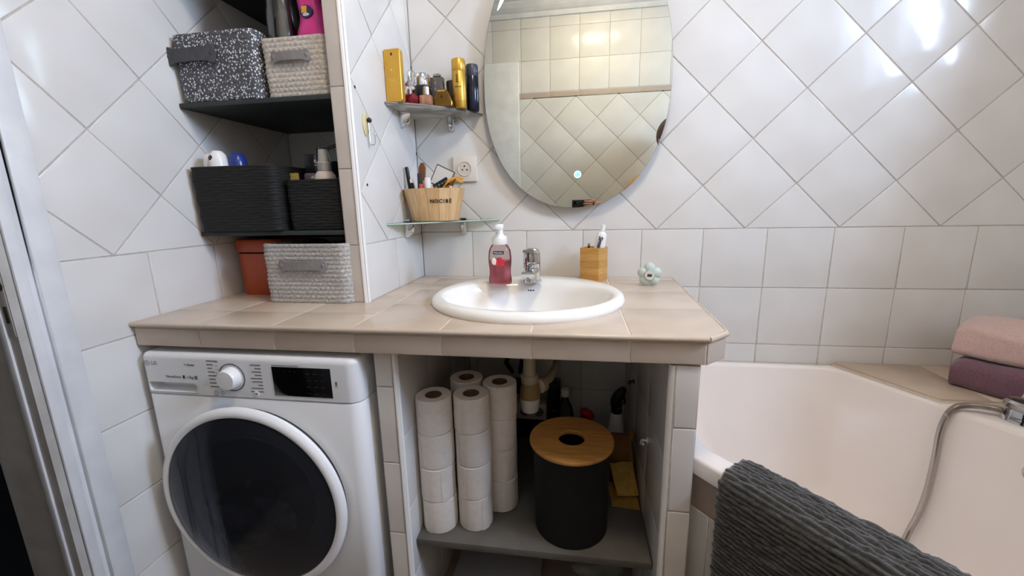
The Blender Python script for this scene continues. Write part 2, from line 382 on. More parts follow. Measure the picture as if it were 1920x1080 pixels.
# ------------------------------------------------------------------ door frame and door leaf
door = struct(MB().box((XL - .125, DY0, FZ), (XL - .015, DY0 + .012, DTOP)).box((XL - .125, DY1 - .012, FZ), (XL - .015, DY1, DTOP)).box((XL - .125, DY1 - .012, DTOP), (XL - .015, DY0 + .012, DTOP + .012)).build('door_1', PAINT_G))
cs = MB(); fr0 = MB(); rb = MB()
cs.box((XL, -.823, FZ), (XL + .016, -.782, DTOP + .07), .003)
cs.box((XL, -.854, FZ), (XL + .012, -.834, DTOP + .03), .003)
cs.box((XL, -.836, FZ), (XL + .004, -.820, DTOP + .05))
cs.box((XL, YF + .005, DTOP + .02), (XL + .016, -.823, DTOP + .07), .003)
cs.build('casing', PAINT, door)
MB().box((XL - .015, -.870, FZ), (XL + .008, -.856, DTOP)).build('rebate', PAINT_G, door)
MB().box((XL - .030, DY0 - .002, FZ), (XL - .014, -.856, DTOP), .002).build('door_stop', PAINT, door)
sp = MB().box((XL - .011, -.8715, -.135), (XL + .006, -.8702, .02), .0005).build('strike_plate', PAINT_G, door)
MB().box((XL - .006, -.8725, -.108), (XL + .003, -.8714, -.075), .0002).build('latch_hole', mat('rust_dark', '#3d332c', .7), sp)
MB().cyl((XL - .002, -.8725, -.036), (XL - .002, -.8714, -.036), .009).build('screw_hole', mat('rust_brown', '#5b4a40', .6, color2='#35291f', scale=200), sp)
leaf = MB().box((XL + .02, YF + .022, FZ + .01), (-.213, YF + .062, 1.025), .003).build('door_2', PAINT); struct(leaf)
lh = MB().cyl((-.27, YF + .062, -.06), (-.27, YF + .085, -.06), .008).tube([(-.27, YF + .085, -.06), (-.29, YF + .088, -.06), (-.36, YF + .085, -.06)], .008).build('door_handle', CHROME_D, leaf)

# ------------------------------------------------------------------ niche partition and counter supports
CTZ = -0.165
PX0, PX1, PY = -0.444, -0.392, -0.435
pw = struct(MB().box((PX0, PY + g, CTZ), (PX1 - g, -.002, 1.38)).build('wall_niche', GROUT, smooth=False))
straight(pw, O=(PX1 - g, 0, 0), U=(0, -1, 0), V=(0, 0, 1), N=(1, 0, 0), reg=(0, .428, CTZ, 0), uo=.0235 - .0, vo=-.004, pu=.2015)
diag(pw, O=(PX1 - g, 0, 0), U=(0, -1, 0), V=(0, 0, 1), N=(1, 0, 0), reg=(0, .428, -.004, .806), uo=.2835, vo=-.004)
for v0_, v1_, pv_, mt in ((.806, .838, .032, BEIGE), (.838, 1.31, .2, TILE)):
    straight(pw, O=(PX1 - g, 0, 0), U=(0, -1, 0), V=(0, 0, 1), N=(1, 0, 0), reg=(0, .428, v0_, v1_), uo=.0235, vo=v0_, pu=.2, pv=pv_, material=mt)
straight(pw, O=(0, PY + g, 0), U=(1, 0, 0), V=(0, 0, 1), N=(0, -1, 0), reg=(PX0, PX1 - .012, CTZ, 1.2), uo=PX0, vo=-.006, pu=.0405, pv=.2, material=STRIPTILE)
straight(pw, O=(PX0, 0, 0), U=(0, 1, 0), V=(0, 0, 1), N=(-1, 0, 0), reg=(-.42, 0, CTZ, 0), uo=0, vo=0)
def corner_bead(name, x, y, z0, z1, r, parent, sgn=1):
    pts = [(x - sgn * r, y + r)] + [(x - sgn * r + sgn * r * math.sin(a), y + r - r * math.cos(a)) for a in [PI / 2 * i / 6 for i in range(7)]]
    return MB().prism(pts, z0, z1).build(name, WPLAST, parent)
corner_bead('corner_trim', PX1 + .001, PY - .002, CTZ, 1.38, .012, pw)
def support(name, x0, x1, yf, inner):
    s = struct(MB().box((x0, yf + g, FZ), (x1, -.002, -.229)).build(name, GROUT, smooth=False))
    if inner > 0: straight(s, O=(0, yf + g, 0), U=(1, 0, 0), V=(0, 0, 1), N=(0, -1, 0), reg=(x0, x1 - .010, FZ, -.229), uo=x0, vo=-.317, pu=x1 - .010 - x0, pv=.198, material=PILTILE)
    else: straight(s, O=(0, yf + g, 0), U=(1, 0, 0), V=(0, 0, 1), N=(0, -1, 0), reg=(x0 + .010, x1, FZ, -.229), uo=x0 + .010, vo=-.367, pu=x1 - .010 - x0, pv=.198, material=PILTILE)
    return s
sl = support('wall_support_left', -.285, -.232, -.635, 1)
straight(sl, O=(-.2322, 0, 0), U=(0, -1, 0), V=(0, 0, 1), N=(1, 0, 0), reg=(0, .628, FZ, -.229), uo=.03, vo=-.05)
corner_bead('corner_trim', -.2295, -.6365, FZ, -.229, .010, sl)
sr = support('wall_support_right', .366, .423, -.657, -1)
straight(sr, O=(.3662, 0, 0), U=(0, 1, 0), V=(0, 0, 1), N=(-1, 0, 0), reg=(-.65, 0, FZ, -.229), uo=-.05, vo=-.05)
corner_bead('corner_trim', .3632, -.6585, FZ, -.229, .010, sr, -1)
# screw holes left in the partition face
for y, z in ((-.405, .399), (-.385, .155)):
    MB().cyl((PX1 - .001, y, z), (PX1 + .0006, y, z), .004, seg=12).build('screw_hole', INK, pw)

# ------------------------------------------------------------------ tiled counter
ct = thing('vanity_counter', 'long beige tiled countertop over the washing machine and open cabinet', 'countertop', (-.2, -.33, -.2265))
outl = [(-.888, -.659), (.4305, -.659), (.4775, -.6175), (.506, -.003), (-.888, -.003)]
body = MB().prism(outl, -.2255, CTZ - .0018).build('slab', BGROUT, ct, smooth=False)
SX, SY = .042, -.358
cut = MB().lathe([(1, -.3), (1, 0)], (SX, SY - .005, 0), 48, sx=.232, sy=.222).build('cutter', GROUT)
bake_bool(body, cut)
def top_tile(poly):
    mb = MB(); p = inset(poly, .0016); z = CTZ - .0019
    mb.loft([[(x, y, z) for x, y in p], [(x, y, CTZ - .0014) for x, y in p], [(x, y, CTZ - .0003) for x, y in inset(p, .0006)], [(x, y, CTZ) for x, y in inset(p, .0018)]])
    o = mb.build('tile', BEIGE, ct)
    xs = [q[0] for q in poly]; ys = [q[1] for q in poly]
    near = any(((x - SX) / .235) ** 2 + ((y - SY + .005) / .225) ** 2 < 1 for x, y in [(min(xs) + (max(xs) - min(xs)) * i / 8, min(ys) + (max(ys) - min(ys)) * j / 8) for i in range(9) for j in range(9)])
    if near:
        bake_bool(o, cut)
        if len(o.data.vertices) == 0: bpy.data.objects.remove(o)
FE = -.664
xs = [-.888, -.709, -.511, -.315, -.112, .084, .284, .51]
ysL = [FE, -.545, -.345, -.145, -.003]; ysR = [FE, -.448, -.248, -.048, -.003]
for i in range(7):
    ys = ysL if xs[i + 1] < -.3 else ysR
    for j in range(4):
        q = [(xs[i], ys[j]), (xs[i + 1], ys[j]), (xs[i + 1], ys[j + 1]), (xs[i], ys[j + 1])]
        if i == 6:
            right = lambda y: .506 - .028 * (-y / .61)
            q = [(xs[i], ys[j]), (right(ys[j]), ys[j]), (right(ys[j + 1]), ys[j + 1]), (xs[i], ys[j + 1])]
            if j == 0: q = [(xs[i], FE), (.432, FE), (right(-.62), -.62), (right(ys[1]), ys[1]), (xs[i], ys[1])]
        top_tile(q)
bpy.data.objects.remove(cut)
# rounded nosing along the front edge and the cut corner, then the front edge tiles
def nosing(a, b):
    a = Vector(a); b = Vector(b); d = (b - a).normalized(); o = Vector((d.y, -d.x, 0)); pr = []
    for i in range(9):
        t = PI / 2 + PI * i / 8; pr.append((-math.cos(t) * .0062, math.sin(t) * .0062))
    pr = [(-.001, .0062)] + pr + [(-.001, -.0062)]
    MB().loft([[p + o * q[0] + Vector((0, 0, CTZ - .0062 + q[1])) for q in pr] for p in (a, b)]).build('nosing', BEIGE, ct)
nosing((-.888, FE, 0), (.432, FE, 0)); nosing((.432, FE, 0), (.4785, -.621, 0)); nosing((.4785, -.621, 0), (.506, -.003, 0))
for i in range(7):
    a, b = xs[i], min(xs[i + 1], .430)
    put_tile(ct, (0, -.659, 0), Vector((1, 0, 0)), Vector((0, 0, 1)), Vector((0, -1, 0)), [(a, -.2265), (b, -.2265), (b, -.1795), (a, -.1795)], ((a + b) / 2, -.203), BEIGE, None, th=.0026, gap=.0016)
for a, b in (((.4305, -.659), (.4775, -.6175)), ((.4775, -.6175), (.5, -.2)), ((.5, -.2), (.506, -.003))):
    a = Vector(a + (0,)); b = Vector(b + (0,)); d = (b - a).normalized(); L_ = (b - a).length
    put_tile(ct, a, d, Vector((0, 0, 1)), d.cross(Vector((0, 0, 1))), [(0, -.2265), (L_, -.2265), (L_, -.1795), (0, -.1795)], (L_ / 2, -.203), BEIGE, None, th=.0022, gap=.0010)

# ------------------------------------------------------------------ inset washbasin
sk = thing('washbasin', 'oval white ceramic washbasin set into the beige tiled counter', 'sink', (SX, SY, CTZ))
def el(a, b, z, cy=0.0, n=64): return [(SX + a * math.cos(2 * PI * j / n), SY + cy + b * math.sin(2 * PI * j / n), z) for j in range(n)]
R = [el(.252, .245, CTZ - .012), el(.263, .255, CTZ + .001), el(.265, .257, CTZ + .008), el(.260, .252, CTZ + .018), el(.248, .240, CTZ + .023),
     el(.234, .196, CTZ + .022, -.024), el(.228, .184, CTZ + .018, -.026), el(.224, .176, CTZ + .008, -.027), el(.219, .170, CTZ - .010, -.027),
     el(.205, .158, CTZ - .055, -.025), el(.175, .135, CTZ - .100, -.02), el(.120, .095, CTZ - .128, -.012), el(.05, .045, CTZ - .138, -.005), el(.024, .024, CTZ - .140, 0)]
R2 = [el(.026, .026, CTZ - .149), el(.055, .05, CTZ - .147, -.005), el(.125, .10, CTZ - .137, -.012), el(.182, .142, CTZ - .108, -.02), el(.212, .165, CTZ - .06, -.025), el(.226, .178, CTZ - .014, -.026)]
MB().loft(R + R2, False, False).loft([R2[-1], R[0]], False, False).build('bowl', CERAMIC, sk, angle=60)
MB().lathe([(.0, .003), (.016, .003), (.019, .001), (.02, -.003)], (SX, SY, CTZ - .141), 24).build('drain_plug', CHROME, sk)
ov = MB()
for dx, w_ in ((-.009, .004), (-.002, .006), (.006, .005)): ov.box((SX + dx - w_ / 2, -.2455, CTZ - .003), (SX + dx + w_ / 2, -.2430, CTZ + .0015), .0008)
ov.build('overflow_mark', mat('navy_print', '#23283c', .5), sk)

# basin mixer tap
TX, TY, TZ = .042, -.226, CTZ + .0235
tp = thing('basin_tap', 'chrome single lever mixer tap at the back of the washbasin', 'tap', (TX, TY, TZ))
MB().lathe([(.030, 0), (.030, .004), (.0265, .008), (.0262, .055), (.0268, .056), (.0268, .0575), (.026, .058)], (TX, TY, TZ), 36).build('body', CHROME, tp)
spm = MB(); rings = []
for t in [i / 7 for i in range(8)]:
    y = TY - .012 - .105 * t; z = TZ + .036 + .010 * math.sin(t * PI * .6) - .006 * t; w2 = .0225 - .004 * t; h2 = .0125 - .002 * t
    rings.append([(TX + x, y, z + q) for x, q in rrect(2 * w2, 2 * h2, h2 * .8, 4)])
spm.loft(rings).build('spout', CHROME, tp)
MB().cyl((TX, TY - .107, TZ + .018), (TX, TY - .107, TZ + .034), .011, bev=.001).build('aerator', CHROME_D, tp)
lv = MB().lathe([(.0262, .059), (.0265, .064), (.0255, .090), (.0235, .098), (.016, .103), (0, .1045)], (TX, TY, TZ), 36)
lr = []
for t in [i / 6 for i in range(7)]:
    y = TY - .006 - .082 * t; z = TZ + .090 + .014 * t; lr.append([(TX + x, y, z + q) for x, q in rrect(.046 - .012 * t, .013 - .004 * t, .004, 3)])
lv.loft(lr).build('lever', CHROME, tp)
MB().cyl((TX - .007, TY - .0262, TZ + .068), (TX - .007, TY - .0268, TZ + .068), .0028).build('temperature_dot', mat('red_dot', '#b02020', .4), tp)

# foam soap bottle
BX, BY, BZ = -.0505, -.262, CTZ + .0225
sb = thing('soap_bottle', 'clear foam soap bottle with pink liquid and white pump beside the basin tap', 'soap', (BX, BY, BZ))
pf = [(.030, 0), (.0345, .003), (.0352, .012), (.0325, .034), (.0325, .046), (.0350, .066), (.0350, .085), (.0325, .103), (.026, .116), (.0205, .121), (.0205, .123)]
MB().lathe(pf, (BX, BY, BZ), 40, sy=.66).build('bottle', glassy('clear_bottle_plastic', '#f0e3e2', .22), sb)
lp = [(r - .002, z + .0015) for r, z in pf if z < .074] + [(.0328, .074)]
MB().lathe(lp, (BX, BY, BZ), 40, sy=.66).build('liquid', mat('pink_soap', '#f08f9d', .12, color2='#ea8694', scale=20), sb)
MB().lathe([(.0225, .121), (.0235, .124), (.0235, .138), (.021, .144), (.0135, .148), (.0115, .152), (.0115, .166), (.0135, .168), (.0140, .176), (.012, .180), (0, .1805)], (BX, BY, BZ), 32).box((BX - .007, BY - .038, BZ + .166), (BX + .007, BY, BZ + .1775), .003).build('pump', WPLAST, sb)
lb = MB().box((BX - .016, BY - .0247, BZ + .093), (BX + .016, BY - .0190, BZ + .1025), .001).build('label_band', mat('dark_green_label', '#1f3a38', .5), sb)
text('Palmolive', .0068, FRONT((BX, BY - .0250, BZ + .0977)), WPLAST, sb, depth=.0003)
pc = MB()
for i in range(11):
    a = 2 * PI * i / 10; rr = .0085 if i < 10 else 0
    pc.ball((BX + .0045 + rr * math.cos(a), BY - .0215, BZ + .069 + rr * math.sin(a)), .0062, 10, 6, (1, .35, 1))
pc.build('raspberry_print', mat('raspberry_red', '#c5162f', .3, color2='#e0465a', scale=260), sb)
MB().ball((BX - .012, BY - .0205, BZ + .072), .010, 14, 8, (1, .3, 1.15)).build('cream_print', mat('cream_print', '#f1e3df', .4), sb)

# bamboo toothbrush holder with toothpaste
BAMB = mat('bamboo_light', '#c89a5c', .45, color2='#b98848', scale=9, stretch=(1, 1, 9), kind='noise', detail=5)
HX, HY, HZ = .236, -.072, CTZ
hd = thing('toothbrush_holder', 'square bamboo toothbrush holder at the back right of the washbasin', 'holder', (HX, HY, HZ), math.radians(-27)); hd['_rot'] = 1
ho = rrect(.070, .070, .003, 3); hi_ = rrect(.056, .056, .003, 3)
bands = [0, .024, .047, .071, .094, .113]
for a, b in zip(bands[:-1], bands[1:]):
    MB().loft([[(x, y, a + .0002) for x, y in ho], [(x, y, b - .0002) for x, y in ho], [(x, y, b - .0002) for x, y in hi_], [(x, y, a + .0002) for x, y in hi_], [(x, y, a + .0002) for x, y in ho]], False, False).build('bamboo_board', mat('bamboo_%d' % (bands.index(a) % 2), ['#c9994f', '#d1a35d'][bands.index(a) % 2], .45, color2=['#b98744', '#c4924c'][bands.index(a) % 2], scale=6, stretch=(4, 4, 40), detail=4), hd, local=True)
MB().box((-.029, -.029, .002), (.029, .029, .006)).build('base', BAMB, hd, local=True)
del hd['_rot']
TPO = Vector((.236, -.078, CTZ + .011)); tdir = Vector((.028, -.004, .170)).normalized()
tpst = thing('toothpaste_tube', 'white toothpaste tube standing cap up in the bamboo holder', 'toothpaste', tuple(TPO))
side = Vector((1, 0, 0)); side = (side - tdir * side.dot(tdir)).normalized(); nrm = tdir.cross(side)
rings = []
for t, wx, wy in ((0, .019, .0015), (.03, .0185, .006), (.085, .0178, .010), (.130, .0170, .0125), (.148, .0160, .013), (.153, .012, .011), (.156, .0085, .0085)):
    rings.append([TPO + tdir * t + side * (wx * math.cos(2 * PI * j / 24)) + nrm * (wy * math.sin(2 * PI * j / 24)) for j in range(24)])
MB().loft(rings).build('tube', WPLAST, tpst)
MB().lathe([(.0078, .156), (.0082, .158), (.0072, .178), (.006, .179)], TPO, 20, tdir).build('cap', WPLAST, tpst)
fdir = nrm if nrm.y < 0 else -nrm
text('Signal', .0185, frame_(TPO + tdir * .1225 + fdir * .0131 + side * -.002, -tdir, fdir.cross(-tdir)), mat('navy_ink', '#20234e', .5), tpst, bold=.0006, squeeze=.92, shear=.2)
tb = thing('toothbrush', 'toothbrush with a dark grey handle leaning in the bamboo holder behind the toothpaste', 'toothbrush', (.222, -.062, CTZ + .010))
MB().tube([(.224, -.062, CTZ + .0105), (.222, -.068, CTZ + .07), (.2185, -.073, CTZ + .122)], [.004, .005, .0035], 10).build('handle', DARKP, tb)
MB().box((.215, -.078, CTZ + .118), (.2225, -.071, CTZ + .126), .001).build('bristles', mat('grey_bristle', '#8d8580', .8), tb)

# flower bath thermometer
FX, FY, FZZ = .403, -.163, CTZ
MINT = mat('pale_mint_plastic', '#c4cfc8', .4, color2='#bdc9c2', scale=10)
fl = thing('bath_thermometer', 'pale mint flower-shaped bath thermometer standing on the right end of the counter', 'thermometer', (FX, FY, FZZ + .001), math.radians(-8))
pet = MB(); 
for i in range(5):
    a = PI / 2 + 2 * PI * i / 5; pet.ball((.0195 * math.cos(a), 0, .0355 + .0195 * math.sin(a)), .0180, 22, 14, (1, .80, 1))
pet.ball((0, 0, .0365), .024, 24, 14, (1, .56, 1)).build('petals', MINT, fl, local=True)
MB().lathe([(.0165, 0), (.0165, .003), (.0150, .0045)], (0, -.0125, .0355), 28, (0, -1, 0)).build('dial_ring', mat('mint_ring', '#a5b7af', .4), fl, local=True)
MB().lathe([(.0140, 0), (.0140, .001)], (0, -.0165, .0355), 28, (0, -1, 0)).build('dial', mat('ivory_dial', '#d6d6cc', .4), fl, local=True)
sc_ = MB().box((-.0068, -.0186, .0315), (.0068, -.0172, .0400), .0006).build('display', mat('lcd_olive', '#5c5a45', .3), fl, local=True)
MB().box((-.0045, -.0190, .0335), (-.0015, -.0185, .0380)).box((.001, -.0190, .0335), (.0045, -.0185, .0380)).build('digits', INK, sc_, local=True)

# ------------------------------------------------------------------ mirror
mr = thing('wall_mirror', 'large frameless oval wall mirror with a lit touch button above the washbasin', 'mirror', (.168, -.002, .079))
MCX, MCZ = .168, .465
def mo(t, k=1.0, off=0.0):
    c, s = math.cos(t), math.sin(t); b = .386 if s < 0 else .46; a = .298; e = 2 / 2.15 if s < 0 else 2 / 2.25
    x = math.copysign(abs(c) ** e, c) * (a - off) * k; z = math.copysign(abs(s) ** e, s) * (b - off) * k
    return x, z
NM = 128
def mring(y, off): return [(MCX + mo(2 * PI * j / NM, 1, off)[0], y, MCZ + mo(2 * PI * j / NM, 1, off)[1]) for j in range(NM)]
MB().loft([mring(-.028, .001), mring(-.0335, .0)], True, True).build('glass_rim', mat('mirror_edge', '#4c4f50', .6), mr)
MB().loft([mring(-.0335, .0004), mring(-.0340, .0005)], False, True).build('mirror_face', MIRROR, mr, smooth=False)
MB().loft([mring(-.0025, .075), mring(-.028, .075)]).build('back_box', mat('mirror_back', '#c8c8c8', .5), mr)
# tapered frosted light strip near the upper edge
st_in, st_out = [], []
NS = 60; T0, T1 = math.radians(150.5), math.radians(30)
for i in range(NS + 1):
    t = T0 + (T1 - T0) * i / NS; wv = .030 * math.sin(PI * i / NS) ** .55; 
    st_out.append(mo(t, 1, .018)); st_in.append(mo(t, 1, .018 + max(wv, .0004)))
stm = MB(); n_ = NS + 1
stm.v = [Vector((MCX + x, -.0343, MCZ + z)) for x, z in st_out + st_in] + [Vector((MCX + x, -.0339, MCZ + z)) for x, z in st_out + st_in]
stm.f = [[i, i + 1, n_ + i + 1, n_ + i] for i in range(NS)]
stm.build('light_strip', emis('cool_led', (.62, .95, 1.0), 12.0), mr)
BTX, BTZ = .1793, .1878
MB().lathe([(0, 0), (.0118, 0), (.0118, .0004), (0, .0004)], (BTX, -.0338, BTZ), 28, (0, -1, 0)).build('touch_button', emis('blue_led', (.10, .55, .95), 1.3), mr)
bt = MB(); 
def ringflat(m, r0, r1, y, a0=0, a1=2 * PI, n=24):
    vs = []; fs = []
    for i in range(n + 1):
        a = a0 + (a1 - a0) * i / n
        vs += [(BTX + r0 * math.cos(a), y, BTZ + r0 * math.sin(a)), (BTX + r1 * math.cos(a), y, BTZ + r1 * math.sin(a))]
    for i in range(n): fs.append([2 * i, 2 * i + 1, 2 * i + 3, 2 * i + 2])
    m.add(vs, fs)
ringflat(bt, .0085, .0118, -.0344); ringflat(bt, .0042, .0056, -.0344, math.radians(120), math.radians(420)); bt.box((BTX - .0008, -.0345, BTZ + .001), (BTX + .0008, -.0343, BTZ + .0065))
bt.build('power_symbol', emis('pale_led', (.72, .95, 1.0), 2.2), mr)

# ------------------------------------------------------------------ corner glass shelves
def arc_shelf(name, label, z, ax, by, bulge, material, edge_material, th):
    a = Vector((PX1 + .001, by)); c = Vector((ax, -.001)); nn = Vector((.69, -.72)); pts = []
    for i in range(17):
        t = i / 16; pts.append(tuple(a * (1 - t) + c * t + nn * bulge * 4 * t * (1 - t)))
    poly = [(PX1 + .001, -.001)] + pts
    t = thing(name, label, 'shelf', ((PX1 + ax) / 2, by / 2, z - th))
    MB().prism(poly, z - th, z, .0008).build('glass_plate', material, t, angle=25)
    front = MB(); n = len(pts)
    rg = [[Vector((p[0], p[1], z - th * .85)), Vector((p[0] + .0006, p[1] - .0006, z - th * .7)), Vector((p[0] + .0006, p[1] - .0006, z - th * .3)), Vector((p[0], p[1], z - th * .15))] for p in pts]
    front.loft(rg, False, False).build('polished_edge', edge_material, t)
    # chrome clamp brackets: one on the partition, one on the back wall
    for (x, y, dx, dy) in ((PX1, by * .52, 1, 0), (PX1 + (ax - PX1) * .56, 0, 0, -1)):
        b = MB(); sd = Vector((-dy, dx, 0)); o = Vector((x, y, 0)); d = Vector((dx, dy, 0)); rg = []
        for i in range(9):
            q = PI / 2 * i / 8; dep = .034 * math.cos(q) ** .7 + .0015; zz = z - th - .001 - .046 * math.sin(q)
            wv = .0115 * math.cos(q * .82)
            rg.append([o + sd * wv + d * .0005 + Vector((0, 0, zz)), o + sd * wv + d * dep * .8 + Vector((0, 0, zz)), o + sd * wv * .5 + d * dep + Vector((0, 0, zz)), o - sd * wv * .5 + d * dep + Vector((0, 0, zz)), o - sd * wv + d * dep * .8 + Vector((0, 0, zz)), o - sd * wv + d * .0005 + Vector((0, 0, zz))])
        b.loft(rg)
        lo = o + Vector((0, 0, z + .0005)); 
        M = Matrix((d, sd, Vector((0, 0, 1)))).transposed().to_4x4(); M.translation = lo
        b.box((.0005, -.0115, 0), (.022, .0115, .006), .002, M=M)
        b.build('bracket', CHROME, t)
    return t
S1, S2 = .402, .045
arc_shelf('glass_shelf', 'upper frosted corner glass shelf carrying perfume bottles', S1, -.146, -.237, .028, FROST, mat('brown_grey_edge', '#6d6660', .3), .008)
arc_shelf('glass_shelf', 'lower clear corner glass shelf carrying the wooden makeup tub', S2, -.095, -.287, .006, GLASS, GREENEDGE, .006)

# perfumes on the upper shelf
GOLD = mat('gold_lacquer', '#d3a545', .30, .55, color2='#cc9d3d', scale=6)
GOLDM = mat('gold_matte', '#c9a04a', .38, .8, color2='#b88d38', scale=10)
def gold_bar():
    t = thing('perfume_bottle', 'tall flat gold bar perfume bottle at the left end of the upper glass shelf', 'perfume', (-.3645, -.212, S1), math.radians(-4))
    MB().prism(rrect(.053, .146, .007, 5, 0, .073), -.011, .011, .002, M=frame_((0, 0, 0), (1, 0, 0), (0, 0, 1))).build('bottle', GOLD, t, local=True)
    MB().lathe([(.0028, 0), (.0028, .0008)], (0, -.0106, .131), 12, (0, -1, 0), sy=1.6).build('nozzle', INK, t, local=True)
    MB().box((-.0275, -.0085, .003), (-.0262, .0085, .143), .0004).build('side_band', mat('dark_bronze', '#4a3517', .3, .8), t, local=True)
    em = MB()
    for x, z, r in ((-.003, .088, .0026), (-.009, .062, .0018), (.004, .060, .0018), (-.003, .058, .0016)): em.ball((x, -.0111, z), r, 8, 5, (1, .25, 1))
    em.build('embossing', mat('bright_gold', '#f0d488', .25, .9), t, local=True, kind='stuff')
gold_bar()
def red_bottle():
    x, y = -.335, -.168
    t = thing('perfume_bottle', 'small faceted red perfume bottle with ribbon bow beside the gold bar', 'perfume', (x, y, S1))
    b = bmesh.new(); bmesh.ops.create_icosphere(b, subdivisions=2, radius=1)
    for v in b.verts: v.co = Vector((v.co.x * .026, v.co.y * .018, max(v.co.z, -.8) * .021))
    bmesh.ops.translate(b, verts=b.verts, vec=(x, y, S1 + .0168))
    MB().bm(b).build('bottle', mat('red_glass', '#7d1422', .08, trans=.3, color2='#8f1a2a', scale=30), t, smooth=False)
    MB().cyl((x, y, S1 + .034), (x, y, S1 + .046), .0062).ball((x, y, S1 + .060), .0125, 10, 8, (1, 1, 1.1)).build('stopper', mat('clear_crystal', '#d5cfcf', .08, trans=.6), t)
    bw = MB().ball((x - .008, y - .010, S1 + .047), .0075, 10, 6, (1.2, .5, .8)).ball((x + .008, y - .010, S1 + .047), .0075, 10, 6, (1.2, .5, .8)).tube([(x - .006, y - .012, S1 + .047), (x - .011, y - .016, S1 + .035), (x - .013, y - .017, S1 + .028)], .0028).tube([(x + .004, y - .012, S1 + .047), (x + .006, y - .016, S1 + .036), (x + .006, y - .018, S1 + .028)], .0028)
    bw.build('ribbon', mat('pale_pink_ribbon', '#d9c3c3', .6), t)
    MB().ball((x - .011, y + .002, S1 + .062), .0055, 10, 6).tube([(x - .011, y + .002, S1 + .05), (x - .0115, y + .002, S1 + .055)], .003).build('charm', BLACKP, t)
red_bottle()
def cap_bottle():
    x, y = -.318, -.105
    t = thing('perfume_bottle', 'dark round perfume bottle with wide chrome cap behind the red bottle', 'perfume', (x, y, S1))
    MB().lathe([(.030, 0), (.031, .004), (.031, .062), (.026, .068)], (x, y, S1), 32).build('bottle', mat('smoke_glass', '#241f24', .1, color2='#1b181c', scale=20), t)
    MB().lathe([(.027, .068), (.0275, .070), (.0275, .100), (.025, .105), (0, .106)], (x, y, S1), 32).build('cap', CHROME, t)
cap_bottle()
def lipstick_like():
    x, y = -.352, -.125
    t = thing('perfume_spray', 'slim chrome perfume spray standing between the gold bar and the chrome-capped bottle', 'perfume', (x, y, S1))
    MB().lathe([(.0085, 0), (.009, .002), (.009, .055)], (x, y, S1), 20).build('body', CHROME_D, t)
    MB().lathe([(.0075, .055), (.0075, .11), (.006, .113), (0, .1135)], (x, y, S1), 20).build('cap', CHROME, t)
lipstick_like()
def grey_flask():
    x, y = -.278, -.070
    t = thing('perfume_bottle', 'tall grey glass perfume bottle behind the chrome-capped bottle', 'perfume', (x, y, S1))
    MB().box((x - .022, y - .012, S1), (x + .022, y + .012, S1 + .104), .006).build('bottle', mat('grey_glass', '#6f6a66', .1, trans=.3), t)
    MB().box((x - .012, y - .010, S1 + .104), (x + .012, y + .010, S1 + .114), .003).build('cap', CHROME_D, t)
grey_flask()
def pink_bottle():
    x, y = -.291, -.153
    t = thing('perfume_bottle', 'small square rose-copper perfume bottle with silver cap on the upper glass shelf', 'perfume', (x, y, S1))
    MB().box((x - .0185, y - .012, S1), (x + .0185, y + .012, S1 + .030), .003).build('bottle', mat('rose_copper', '#b98a72', .18, .3, color2='#a87860', scale=30), t)
    MB().cyl((x + .002, y, S1 + .030), (x + .002, y, S1 + .055), .0095, bev=.0015).build('cap', mat('pale_silver', '#d8d2c4', .2, .9), t)
pink_bottle()
def bronze_bottle():
    x, y = -.2475, -.118
    t = thing('perfume_bottle', 'squat bronze trapezoid perfume bottle in the middle of the upper glass shelf', 'perfume', (x, y, S1))
    pl = [(-.031, 0), (.031, 0), (.0335, .012), (.018, .048), (.013, .052), (-.013, .052), (-.018, .048), (-.0335, .012)]
    MB().prism(pl, -.013, .013, .002, M=frame_((x, y, S1), (1, 0, 0), (0, 0, 1))).build('bottle', mat('bronze_gold', '#7b5a28', .25, .7, color2='#8a682f', scale=20), t, angle=30)
    MB().box((x - .0125, y - .0135, S1 + .045), (x + .0125, y - .0125, S1 + .049)).build('collar', mat('bright_gold', '#f0d488', .25, .9), t)
    MB().lathe([(.0025, 0), (.0025, .001)], (x, y - .0132, S1 + .030), 10, (0, -1, 0), sy=1.6).build('nozzle', INK, t)
bronze_bottle()
def brown_bottle():
    x, y = -.2285, -.052
    t = thing('perfume_bottle', 'dark brown perfume bottle with steel sprayer behind the gold spray can', 'perfume', (x, y, S1))
    MB().lathe([(.020, 0), (.022, .003), (.026, .088), (.024, .094), (.010, .096)], (x, y, S1), 28, sy=.7).build('bottle', mat('brown_glass', '#33241f', .15, color2='#2a1d19', scale=20), t)
    MB().cyl((x + .004, y, S1 + .096), (x + .004, y, S1 + .116), .0075, bev=.001).build('sprayer', CHROME_D, t)
brown_bottle()
def can(x, y, r, h, m1, m2, label, txt):
    t = thing('deodorant_can', label, 'deodorant', (x, y, S1))
    MB().lathe([(r * .93, 0), (r, .004), (r, h * .74), (r * .985, h * .745)], (x, y, S1), 32).build('can', m1, t)
    MB().lathe([(r * .97, h * .745), (r * .99, h * .75), (r * .985, h - .004), (r * .9, h - .0005), (0, h)], (x, y, S1), 32).build('cap', m2, t)
    return t
t = can(-.202, -.082, .0225, .149, GOLDM, GOLD, 'matte gold deodorant can with dark print on the upper glass shelf', 1)
text('paco', .013, frame_((-.2035, -.1047, S1 + .088), (0, 0, 1), (-1, 0, 0)), mat('brown_print', '#5d4520', .5), t, bold=.0005)
text('rabanne', .0072, FRONT((-.2005, -.1047, S1 + .064)), mat('brown_print', '#5d4520', .5), t)
MB().lathe([(.0227, .0195), (.0227, .0205)], (-.202, -.082, S1), 32).build('base_line', mat('brown_print', '#5d4520', .5), t)
